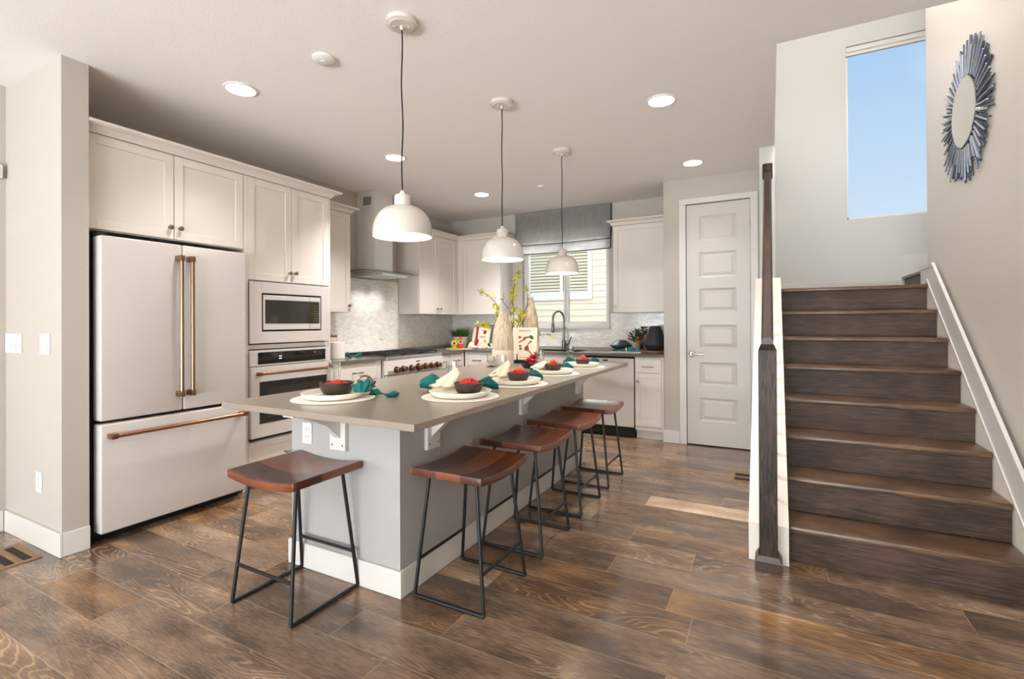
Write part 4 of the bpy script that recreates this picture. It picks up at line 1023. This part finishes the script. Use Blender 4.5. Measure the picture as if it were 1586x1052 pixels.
# cream fringed cloths
def fringed(i, base, apex, w0, w1, hgt, seed):
    t_ = thing('napkin', 'cream fringed napkin draped over the plate edge '+spots[i], 'napkin', (base[0], base[1], IT+.03), 'cream napkins on the island')
    rng = random.Random(seed); s = Vector((.884, .468, 0)); d = Vector((.468, -.884, 0)); A = Vector((apex[0], apex[1], 0)); Bc = Vector((base[0], base[1], 0)); z0 = IT+.033
    def fn(u, v):
        q = 2*v-1; w = w0+(w1-w0)*u**.75
        p = A.lerp(Bc, u)+s*(q*.5*w+.006*math.sin(6*u+seed))+d*(.011*u*math.sin(13*v+3*u+seed)-.045*u*q*q)
        return p+Vector((0, 0, z0+hgt*(1-u)**1.35*(1-.25*q*q)+.006*u*math.sin(17*v+seed)*(1-u*.6)+.006))
    MB().grid(fn, 20, 24).build('cloth', 'cream', t_, smooth=True, angle=80, solidify=.0025)
    f = MB()
    for k_ in range(30):
        v = (k_+.5)/30; p = Vector(fn(1, v)); q = p+d*rng.uniform(.014, .024)+s*rng.uniform(-.005, .005)+Vector((0, 0, -.006)); f.cone(p, q, .0016, .0008, 5)
    f.build('fringe', 'cream', t_)
fringed(1, (2.628, 1.915), (2.632, 2.030), .035, .150, .092, 1)
fringed(2, (2.645, 2.478), (2.640, 2.600), .035, .140, .085, 2)
fringed(3, (2.630, 3.110), (2.625, 3.215), .050, .130, .040, 3)
# drinking glasses
def glass_mesh(r, h): return MB().lathe([(r*.86, 0), (r*.90, .002), (r, h), (r-.0022, h), (r*.86-.0015, .012), (.002, .011)], (0, 0, 0), 12)
gl = glass_mesh(.034, .150).build('drinking_glass', 'glass', smooth=True, angle=20)
GL = [(1.985, 1.80, 'clear tumbler behind the bowl at the short end of the island'), (2.575, 2.085, 'clear tumbler in the front setting of the long side'), (2.545, 2.700, 'clear tumbler in the second setting of the long side'), (2.545, 3.315, 'clear tumbler in the third setting of the long side'), (2.560, 3.925, 'clear tumbler in the farthest setting of the long side')]
for i, (x, y, lb) in enumerate(GL):
    q = gl if i == 0 else gl.copy()
    if i: COL.objects.link(q)
    q.location = (x, y, IT+.0006); tag(q, lb, 'glass', 'drinking glasses on the island')

# island centre pieces ---------------------------------------------------------------------
def vase(x, y, h, R, label):
    t_ = thing('vase', label, 'vase', (x, y, IT), 'tall bottle vases on the island')
    pr_ = [(R*.93, 0), (R, .03), (R*1.02, h*.30)]
    MB().lathe(pr_, (x, y, IT+.0005), 40).build('foot', 'vasefoot', t_, smooth=True)
    pr_ = [(R*1.02, h*.301), (R*1.0, h*.48), (R*.88, h*.66), (R*.62, h*.83), (R*.40, h*.94), (R*.36, h), (R*.28, h), (R*.30, h*.93), (.003, h*.90)]
    MB().lathe(pr_, (x, y, IT+.0005), 48, fn=lambda a, j: 1+.008*math.cos(22*a)).build('ribbed_body', 'vase', t_, smooth=True)
vase(2.127, 3.475, .455, .090, 'shorter ribbed taupe bottle vase on the island, beside the glass candle holder')
vase(2.130, 4.000, .605, .082, 'taller ribbed taupe bottle vase behind the standing cookbook')
bk = thing('cookbook', 'cream cookbook with food drawings standing on the island', 'book', (2.165, 3.80, .93))
bang = math.radians(18); tilt = math.radians(12)
bd = Vector((math.cos(bang), math.sin(bang), 0)); bn = Vector((math.sin(bang)*math.cos(tilt), -math.cos(bang)*math.cos(tilt), math.sin(tilt))); bu = bd.cross(bn)*-1
if bu.z < 0: bu = -bu
bo_ = Vector((2.165, 3.80, .932))
FB = lambda u, v, n: bo_+bd*u+bu*v+bn*n
def obox(m, F, u0, u1, v0, v1, n0, n1):
    vs_ = [m.bm.verts.new(F(u, v, n)) for n in (n0, n1) for v in (v0, v1) for u in (u0, u1)]
    for f in ((0, 1, 3, 2), (4, 6, 7, 5), (0, 4, 5, 1), (2, 3, 7, 6), (0, 2, 6, 4), (1, 5, 7, 3)): m.bm.faces.new([vs_[i] for i in f])
    return m
m = MB(); obox(m, FB, -.112, .112, 0, .295, -.003, 0); obox(m, FB, -.112, .112, 0, .295, -.028, -.025); obox(m, FB, -.112, -.109, 0, .295, -.025, -.003); m.build('cover', 'paper', bk)
obox(MB(), FB, -.108, .108, .003, .292, -.0249, -.0031).build('pages', 'page', bk)
text_mesh('title', 'DINING IN', .022, FB, 0, .258, .0006, 'ink', bk)
def blobs(name, m, lst, F, par, nseg=14, n0=.0004):
    q = MB()
    for (u, v, a, b_, an) in lst:
        ps = []
        for i in range(nseg):
            t2 = 2*PI*i/nseg; x = a*math.cos(t2); y = b_*math.sin(t2); ps.append((u+x*math.cos(an)-y*math.sin(an), v+x*math.sin(an)+y*math.cos(an)))
        q.prism(ps, lambda p, r: F(p, r, n0-.0003), lambda p, r: F(p, r, n0))
    return q.build(name, m, par)
blobs('cover_drawing', 'inkpink', [(-.045, .205, .016, .012, .2), (-.02, .175, .045, .007, .5), (.0, .195, .020, .014, .7), (.03, .205, .015, .010, 0), (.055, .165, .012, .010, .4), (-.035, .10, .014, .012, 0), (.02, .115, .030, .009, 1.0), (.03, .09, .040, .006, -.8), (.02, .10, .022, .022, 0), (.06, .06, .035, .005, -.9)], FB, bk)
blobs('cover_drawing', 'inkgreen', [(.062, .205, .024, .015, -.8), (-.04, .125, .012, .009, .2), (.04, .150, .008, .007, 0), (.075, .03, .022, .014, -.5)], FB, bk, n0=.0008)
blobs('author_line', 'inkpink', [(0, .022, .045, .0016, 0)], FB, bk)
es = thing('book_easel', 'black metal easel holding the cream cookbook', 'easel', (2.17, 3.77, IT))
m = MB(); 
obox(m, lambda u, v, n: Vector((2.165, 3.80, IT+.0008))+bd*u+Vector((0, 0, v))+Vector((bn.x, bn.y, 0)).normalized()*n, -.09, .09, 0, .028, -.04, .020); m.build('ledge', 'rod', es)
m = MB(); p_ = Vector((2.165, 3.80, IT))+Vector((bn.x, bn.y, 0)).normalized()*.024
m.cone(p_+bd*-.06+Vector((0, 0, .001)), p_+bd*-.06+Vector((0, 0, .085)), .005, seg=8); m.cone(p_+bd*.06+Vector((0, 0, .001)), p_+bd*.06+Vector((0, 0, .06)), .005, seg=8); m.build('front_peg', 'rod', es)
# red flower in a dark dish
fl = thing('flower_dish', 'scarlet flowers in a low dark dish in front of the cookbook', 'flower arrangement', (2.42, 3.44, IT))
MB().lathe(bowl_profile(.080, .035), (2.40, 3.45, IT+.0006), 30).build('dish', 'bowl', fl, smooth=True)
rng = random.Random(11); pet = MB()
for (cx_, cy_, cz_, R_) in ((2.435, 3.44, .975, .058), (2.375, 3.47, .957, .040), (2.452, 3.40, .945, .042)):
    for lay in range(3):
        for k_ in range(7):
            a = 2*PI*k_/7+lay*.45; el = .15+.5*lay; L_ = R_*(1-.16*lay)
            dirv = Vector((math.cos(a)*math.cos(el), math.sin(a)*math.cos(el), math.sin(el))); sd = Vector((-math.sin(a), math.cos(a), 0)); nn = dirv.cross(sd)
            c0_ = Vector((cx_, cy_, cz_))
            pet.grid(lambda u, v: c0_+dirv*(L_*u)+sd*((v-.5)*L_*.95*math.sin(PI*min(1, .12+u*.8)))+nn*(-.3*L_*u*u+.25*L_*(v-.5)**2), 5, 4)
pet.build('petals', 'flower', fl, smooth=True, angle=80, solidify=.0012)
lf = MB()
for a in (1.0, 2.5): lf.grid(lambda u, v: Vector((2.45, 3.47, .985))+Vector((math.cos(a)*.05*u, math.sin(a)*.05*u, .06*u-.02*u*u))+Vector((-math.sin(a), math.cos(a), 0))*((v-.5)*.03*math.sin(PI*min(1, .1+u*.88))), 6, 4)
lf.build('leaves', 'dark', fl, smooth=True, angle=80, solidify=.001)
ch = thing('candle_holder', 'small faceted glass candle holder beside the shorter vase', 'candle holder', (2.075, 3.36, IT))
MB().lathe([(.030, 0), (.032, .006), (.012, .012), (.010, .024), (.030, .034), (.034, .055), (.028, .085), (.024, .085), (.028, .055), (.02, .04), (.002, .038)], (2.075, 3.36, IT+.0006), 10).build('glass_cup', 'glass', ch)
MB().lathe([(.033, 0), (.034, .004), (.026, .008)], (2.075, 3.36, IT+.0006), 20).build('metal_foot', 'faucet', ch)
# yellow branches in a clear vase
br = thing('branch_arrangement', 'yellow-leaved branches in a glass vase between the two taupe vases', 'branches', (1.985, 3.86, IT))
MB().lathe([(.040, 0), (.045, .01), (.045, .15), (.034, .20), (.030, .20), (.041, .148), (.041, .014), (.002, .012)], (1.985, 3.86, IT+.0006), 24).build('glass_vase', 'glass', br, smooth=True)
right3 = Vector((.884, .468, 0)); back3 = Vector((-.468, .884, 0))
rng = random.Random(4); stems = MB(); lv = MB()
def branch(pts, dens, leafy_from=.25):
    P = [Vector((1.985, 3.86, IT+.02))]+[Vector((1.985, 3.86, 0))+right3*a+back3*c_+Vector((0, 0, b_)) for a, b_, c_ in pts]
    Q = []
    for i in range(len(P)-1):
        for k_ in range(6):
            Q.append(P[i].lerp(P[i+1], k_/6)+Vector((rng.uniform(-.005, .005), rng.uniform(-.005, .005), rng.uniform(-.004, .004))))
    Q.append(P[-1]); stems.tube(Q, .0046, 6, .0018)
    n = len(Q)
    for i in range(int(n*leafy_from), n-1):
        if rng.random() < .55:
            dd = Vector((rng.uniform(-1, 1), rng.uniform(-1, 1), rng.uniform(-.3, 1))).normalized(); tip = Q[i]+dd*rng.uniform(.03, .07); stems.tube([Q[i], Q[i].lerp(tip, .6)+Vector((0, 0, .006)), tip], .0018, 5, .001)
        if rng.random() < dens*1.35+.06:
            for k_ in range(rng.randint(5, 9)):
                dd = Vector((rng.uniform(-1, 1), rng.uniform(-1, 1), rng.uniform(-.7, .8))).normalized(); L_ = rng.uniform(.026, .056); sd = dd.cross(Vector((rng.uniform(-1, 1), rng.uniform(-1, 1), 1))).normalized(); c0_ = Q[i]+dd*.004
                lv.grid(lambda u, v: c0_+dd*(L_*u)+sd*((v-.5)*L_*.42*math.sin(PI*min(.97, .06+u*.9)))+Vector((0, 0, -.2*L_*u*u)), 4, 2)
branch([(-.04, 1.13, 0), (-.12, 1.24, .02), (-.24, 1.25, .03), (-.30, 1.26, .03)], .5, .45)
branch([(-.02, 1.15, 0), (-.10, 1.28, 0), (-.12, 1.44, .02), (-.22, 1.54, .02), (-.30, 1.575, .0)], .34, .3)
branch([(.02, 1.15, 0), (.04, 1.30, 0), (.03, 1.48, .02), (.05, 1.64, .0), (.10, 1.765, 0)], .42, .3)
branch([(.05, 1.14, 0), (.09, 1.28, 0), (.10, 1.40, -.02)], .75, .4)
branch([(.03, 1.14, .04), (.01, 1.36, .05), (-.06, 1.47, .05), (-.05, 1.55, .05)], .0, .5)
branch([(.10, 1.14, .05), (.22, 1.16, .08), (.30, 1.145, .1), (.40, 1.15, .1)], .12, .6)
branch([(.06, 1.14, 0), (.14, 1.30, .02), (.17, 1.45, .02), (.16, 1.62, .02)], .15, .5)
stems.build('twigs', 'twig', br, smooth=True); lo_ = lv.build('leaves', 'leafy', br, solidify=.0008); lo_['kind'] = 'stuff'

# ------------------------------------------------------------------ counter left of the range
CT = .9205
q = thing('canister', 'white ceramic canister beside the oven tower', 'canister', (.36, 3.30, CT))
MB().lathe([(.068, 0), (.072, .004), (.072, .158), (.068, .162), (.003, .163)], (.36, 3.305, CT), 36).build('jar', mat('speckled white ceramic', (232, 222, 216), .45, vary=.04, vscale=60), q, smooth=True)
q = thing('canister', 'beige canister with steel clamp lid behind the white one', 'canister', (.16, 3.36, CT))
MB().lathe([(.075, 0), (.078, .004), (.078, .205)], (.165, 3.375, CT), 36).build('jar', mat('beige ceramic', (214, 196, 182), .45), q, smooth=True)
MB().lathe([(.080, .206), (.080, .226), (.074, .232), (.003, .233)], (.165, 3.375, CT), 36).build('lid', 'nickel', q, smooth=True)
MB().tube([(.20, 3.305, CT+.22), (.225, 3.285, CT+.235), (.235, 3.275, CT+.20), (.225, 3.29, CT+.16)], .004, 8).build('clamp', 'nickel', q)
t_ = bowtie((.40, 3.475, CT), (.5, .86), .085, .034, .045, seed=6).build('napkin', 'teal', loc=(.40, 3.475, CT), smooth=True, angle=80); tag(t_, 'teal cloth on the worktop beside the white canister', 'napkin')

# counter corner: tray, bottles, grass, cookbook, cloth -------------------------------------
q = thing('serving_tray', 'pale marble tray under the oil bottles in the kitchen corner', 'tray', (.46, 5.22, CT))
B(.34, .66, 5.145, 5.31, CT, CT+.010, bev=.003).build('slab', 'plate', q)
tz = CT+.0108
def bottle(x, y, liquid, lab, pump, r, h):
    q = thing('bottle', lab, 'bottle', (x, y, tz))
    MB().lathe([(r*.94, 0), (r, .006), (r, h*.62), (r*.9, h*.72), (r*.4, h*.80), (r*.36, h*.86)], (x, y, tz), 24).build('body', liquid, q, smooth=True)
    MB().lathe([(r*1.012, h*.36), (r*1.012, h*.62)], (x, y, tz), 24, cap0=False, cap1=False).build('label', mat('bottle label', (228, 214, 168) if liquid == 'yellow' else (222, 170, 140), .6), q)
    MB().lathe([(r*.30, h*.865), (r*.42, h*.87), (r*.42, h*1.0), (r*.2, h*1.01)], (x, y, tz), 16).build('cap', 'dark' if pump else 'board', q, smooth=True)
    # round black emblem on the label, towards the room
    d_ = Vector((.62, -.78, 0)).normalized()
    MB().cone(Vector((x, y, tz+h*.50))+d_*(r*.98), Vector((x, y, tz+h*.50))+d_*(r*1.04), r*.42, seg=14).build('emblem', 'ink', q)
bottle(.435, 5.20, 'yellow', 'yellow oil bottle with pale label on the corner tray', False, .040, .135)
bottle(.535, 5.20, 'orangeb', 'orange bottle with tall dark stopper on the corner tray', True, .034, .178)
q = thing('potted_grass', 'bright green grass in a white pot in the kitchen corner', 'potted plant', (.365, 5.45, CT))
MB().lathe([(.080, 0), (.085, .006), (.105, .155), (.100, .158), (.08, .14), (.003, .138)], (.365, 5.45, CT), 32).build('pot', 'gwhite', q, smooth=True)
rng = random.Random(8); g = MB()
for i in range(420):
    a = rng.uniform(0, 2*PI); r = .085*math.sqrt(rng.random()); lean = r/.085*.8+rng.uniform(-.15, .3); L_ = rng.uniform(.10, .20)
    p = Vector((.365+r*math.cos(a), 5.45+r*math.sin(a), CT+.138)); dr_ = Vector((math.cos(a)*lean, math.sin(a)*lean, 1)).normalized(); sd = Vector((-math.sin(a+rng.uniform(-1, 1)), math.cos(a), 0)).normalized()*.0028
    m1 = p+dr_*L_*.55; t1 = p+dr_*L_+Vector((math.cos(a), math.sin(a), -.35))*L_*.22
    vv = [g.bm.verts.new(x) for x in (p-sd, p+sd, m1+sd*.8, m1-sd*.8, t1)]; g.bm.faces.new((vv[0], vv[1], vv[2], vv[3])); g.bm.faces.new((vv[3], vv[2], vv[4]))
go = g.build('grass_blades', 'grass', q); go['kind'] = 'stuff'
q = thing('cookbook', 'cream cookbook with red spine leaning in the kitchen corner', 'book', (.63, 5.50, CT))
b2o = Vector((.640, 5.49, CT)); a2 = math.radians(-4); d2v = Vector((math.cos(a2), math.sin(a2), 0)); n2v = Vector((math.sin(a2)*.97, -math.cos(a2)*.97, .24)); u2v = n2v.cross(d2v)
if u2v.z < 0: u2v = -u2v
F2 = lambda u, v, n: b2o+d2v*u+u2v*v+n2v*n
m = MB(); obox(m, F2, -.135, .135, .006, .30, -.003, 0); obox(m, F2, -.135, .135, .006, .30, -.030, -.027); obox(m, F2, -.135, -.132, .006, .30, -.027, -.003); m.build('cover', 'paper', q)
obox(MB(), F2, -.131, .132, .010, .296, -.0269, -.0031).build('pages', 'page', q)
m = MB(); obox(m, F2, -.085, -.045, .006, .30, .0001, .0006); m.build('cover_stripe', 'inkred', q)
blobs('cover_drawing', 'inkred', [(.065, .225, .030, .030, 0), (-.055, .09, .035, .05, 0)], F2, q, n0=.0009)
blobs('cover_drawing', 'inkyel', [(.085, .10, .020, .03, .3), (.06, .07, .03, .014, .2)], F2, q, n0=.0007)
blobs('title_lines', 'slate', [(.035, .165, .065, .004, 0), (.035, .150, .06, .004, 0), (.02, .255, .035, .004, 0)], F2, q, n0=.0007)
t_ = bowtie((.72, 5.32, CT), (.95, .2), .13, .050, .085, seed=12).build('tea_towel', 'cream', loc=(.72, 5.32, CT), smooth=True, angle=80); tag(t_, 'cream cloth bundled in front of the red-spined cookbook', 'tea towel')
t_ = bowtie((.950, 5.36, CT), (.95, -.25), .10, .045, .075, seed=13).build('tea_towel', mat('leaf print cloth', (222, 226, 206), .8), loc=(.950, 5.36, CT), smooth=True, angle=80)
tag(t_, 'pale cloth with a dark green leaf beside the red-spined cookbook', 'tea towel')
lf = MB(); c0_ = Vector((.930, 5.335, CT+.030)); lf.grid(lambda u, v: c0_+Vector((-.02+.035*u, -.047-.01*u, .055*(1-u)))+Vector((1, 0, .3))*((v-.5)*.040*math.sin(PI*min(.97, .05+u*.9))), 6, 4)
lf.build('leaf_print', mat('deep green print', (16, 54, 46), .7), t_, solidify=.001)

# counter right of the sink -----------------------------------------------------------------
q = thing('low_vase', 'low wide black ceramic vessel beside the teal napkins', 'vase', (2.545, 5.60, CT))
MB().lathe([(.045, 0), (.050, .004), (.130, .066), (.128, .074), (.060, .128), (.050, .132), (.045, .128), (.003, .11)], (2.555, 5.60, CT), 40).build('body', 'navy', q, smooth=True)
q = thing('tall_vase', 'tall black ceramic vase with flared shoulder on a wooden board', 'vase', (2.965, 5.55, CT))
MB().lathe([(.150, 0), (.155, .004), (.155, .018), (.150, .022), (.003, .023)], (2.955, 5.54, CT), 40).build('tmp', 'board')
o = bpy.data.objects['tmp']; o.name = 'wooden_board'; tag(o, 'round honey wood board under the tall black vase', 'board')
MB().lathe([(.085, .0236), (.090, .027), (.130, .088), (.128, .098), (.058, .295), (.054, .298), (.050, .295), (.003, .28)], (2.965, 5.55, CT), 44).build('body', 'navy', q, smooth=True)
q = thing('wooden_mill', 'turned wooden pepper mill in front of the leafy sprigs', 'pepper mill', (2.755, 5.60, CT))
MB().lathe([(.030, 0), (.032, .006), (.030, .05), (.020, .09), (.026, .12), (.030, .13), (.024, .135)], (2.755, 5.60, CT), 24).build('body', 'board', q, smooth=True)
MB().lathe([(.020, .136), (.031, .145), (.030, .168), (.014, .178), (.004, .180)], (2.755, 5.60, CT), 24).build('cap', mat('dark wood cap', (92, 52, 28), .4), q, smooth=True)
q = thing('wooden_mill', 'wooden salt mill beside the tall black vase', 'salt mill', (2.83, 5.66, CT))
MB().lathe([(.030, 0), (.031, .006), (.026, .07), (.022, .12), (.028, .15)], (2.835, 5.68, CT), 24).build('body', 'board', q, smooth=True)
MB().lathe([(.024, .151), (.029, .16), (.027, .19), (.006, .20)], (2.835, 5.68, CT), 24).build('cap', 'board', q, smooth=True)
q = thing('leaf_sprigs', 'dark green leafy sprigs in a small glass behind the mills', 'greenery', (2.76, 5.71, CT))
MB().lathe([(.028, 0), (.030, .1), (.026, .1), (.025, .006), (.002, .005)], (2.765, 5.725, CT), 16).build('glass_jar', 'glass', q, smooth=True)
rng = random.Random(15); stems = MB(); lv = MB()
for i in range(26):
    a = rng.uniform(-.1, 1)*PI; e_ = rng.uniform(.25, 1.0); top_ = Vector((2.765+.15*math.cos(a)*e_, 5.725-.03*rng.random()*e_, CT+.14+.165*math.sin(abs(a))*rng.uniform(.5, 1))); b0 = Vector((2.765, 5.725, CT+.02)); mid = b0.lerp(top_, .5)+Vector((0, 0, .03)); stems.tube([b0, mid, top_], .0014, 5)
    for k_ in range(7):
        c0_ = mid.lerp(top_, k_/6); dd = Vector((rng.uniform(-1, 1), rng.uniform(-.8, .1), rng.uniform(-.2, 1))).normalized(); L_ = rng.uniform(.022, .036); sd = dd.cross(Vector((0, 1, .2))).normalized()
        lv.grid(lambda u, v: c0_+dd*(L_*u)+sd*((v-.5)*L_*.6*math.sin(PI*min(.97, .06+u*.9))), 4, 2)
stems.build('stems', 'twig', q); lo_ = lv.build('leaves', 'olive', q, solidify=.0008); lo_['kind'] = 'stuff'
q = B(2.50, 2.85, 5.33, 5.50, CT, CT+.008, bev=.003).build('serving_tray', 'plate', loc=(2.68, 5.42, CT)); tag(q, 'white rectangular tray under the teal napkins near the sink', 'tray')
t_ = bowtie((2.585, 5.42, CT+.0088), (1, .06), .085, .036, .036, seed=21).build('napkin', mat('dark teal linen', (14, 92, 90), .8, vary=.2, vscale=22), loc=(2.585, 5.42, CT), smooth=True, angle=80); tag(t_, 'dark teal napkin on the white tray near the low black vessel', 'napkin')
t_ = bowtie((2.755, 5.42, CT+.0088), (1, .06), .070, .040, .050, seed=22).build('napkin', mat('bright teal linen', (20, 136, 152), .8, vary=.2, vscale=22), loc=(2.755, 5.42, CT), smooth=True, angle=80); tag(t_, 'brighter teal napkin on the white tray near the mills', 'napkin')
tag(ring_torus((2.665, 5.42, CT+.030), (1, .06), .020, .006).build('napkin_ring', 'plate', loc=(2.665, 5.42, CT+.02), smooth=True), 'pale ring between the two teal napkins on the white tray', 'napkin ring')

# ------------------------------------------------------------------ the neighbouring house outside
nh = thing('neighbor_house', 'cream lap-sided house with a blind-covered window outside', 'house', (.8, 9.0, 0))
m = MB(); zb = -1.0
x0, x1 = -6.0, 4.0
while zb < 5.5:
    m.prism_x([(9.0, zb), (8.985, zb), (8.998, zb+.122), (9.0, zb+.122)], x0, x1); zb += .12
m.box(x0, x1, 9.0, 9.2, -1, 5.6); m.build('siding', 'siding', nh)
m = MB(); m.box(-.70, 1.07, 8.955, 8.99, 1.715, 1.885); m.box(-.70, -.60, 8.955, 8.99, 1.885, 3.2); m.box(.985, 1.07, 8.955, 8.99, 1.885, 3.2); m.box(-.70, 1.07, 8.955, 8.99, 3.2, 3.34); m.build('window_trim', 'sidtrim', nh)
m = MB(); m.box(.40, .47, 8.955, 8.988, 1.886, 3.2); m.build('window_mullion', 'sidtrim', nh)
m = MB(); z = 1.90
while z < 3.18: m.box(-.59, .39, 8.965, 8.975, z, z+.045); m.box(.48, .98, 8.965, 8.975, z, z+.045); z += .062
m.build('blind_slats', 'blind', nh)
B(-.6, .985, 8.98, 8.9845, 1.885, 3.2).build('window_glass', mat('shaded pane', (120, 118, 96), .3), nh)
st(B(-8, 10, 6.5, 14, -1.1, -1.0).build('floor_yard', mat('yard soil', (150, 140, 120), .9)))
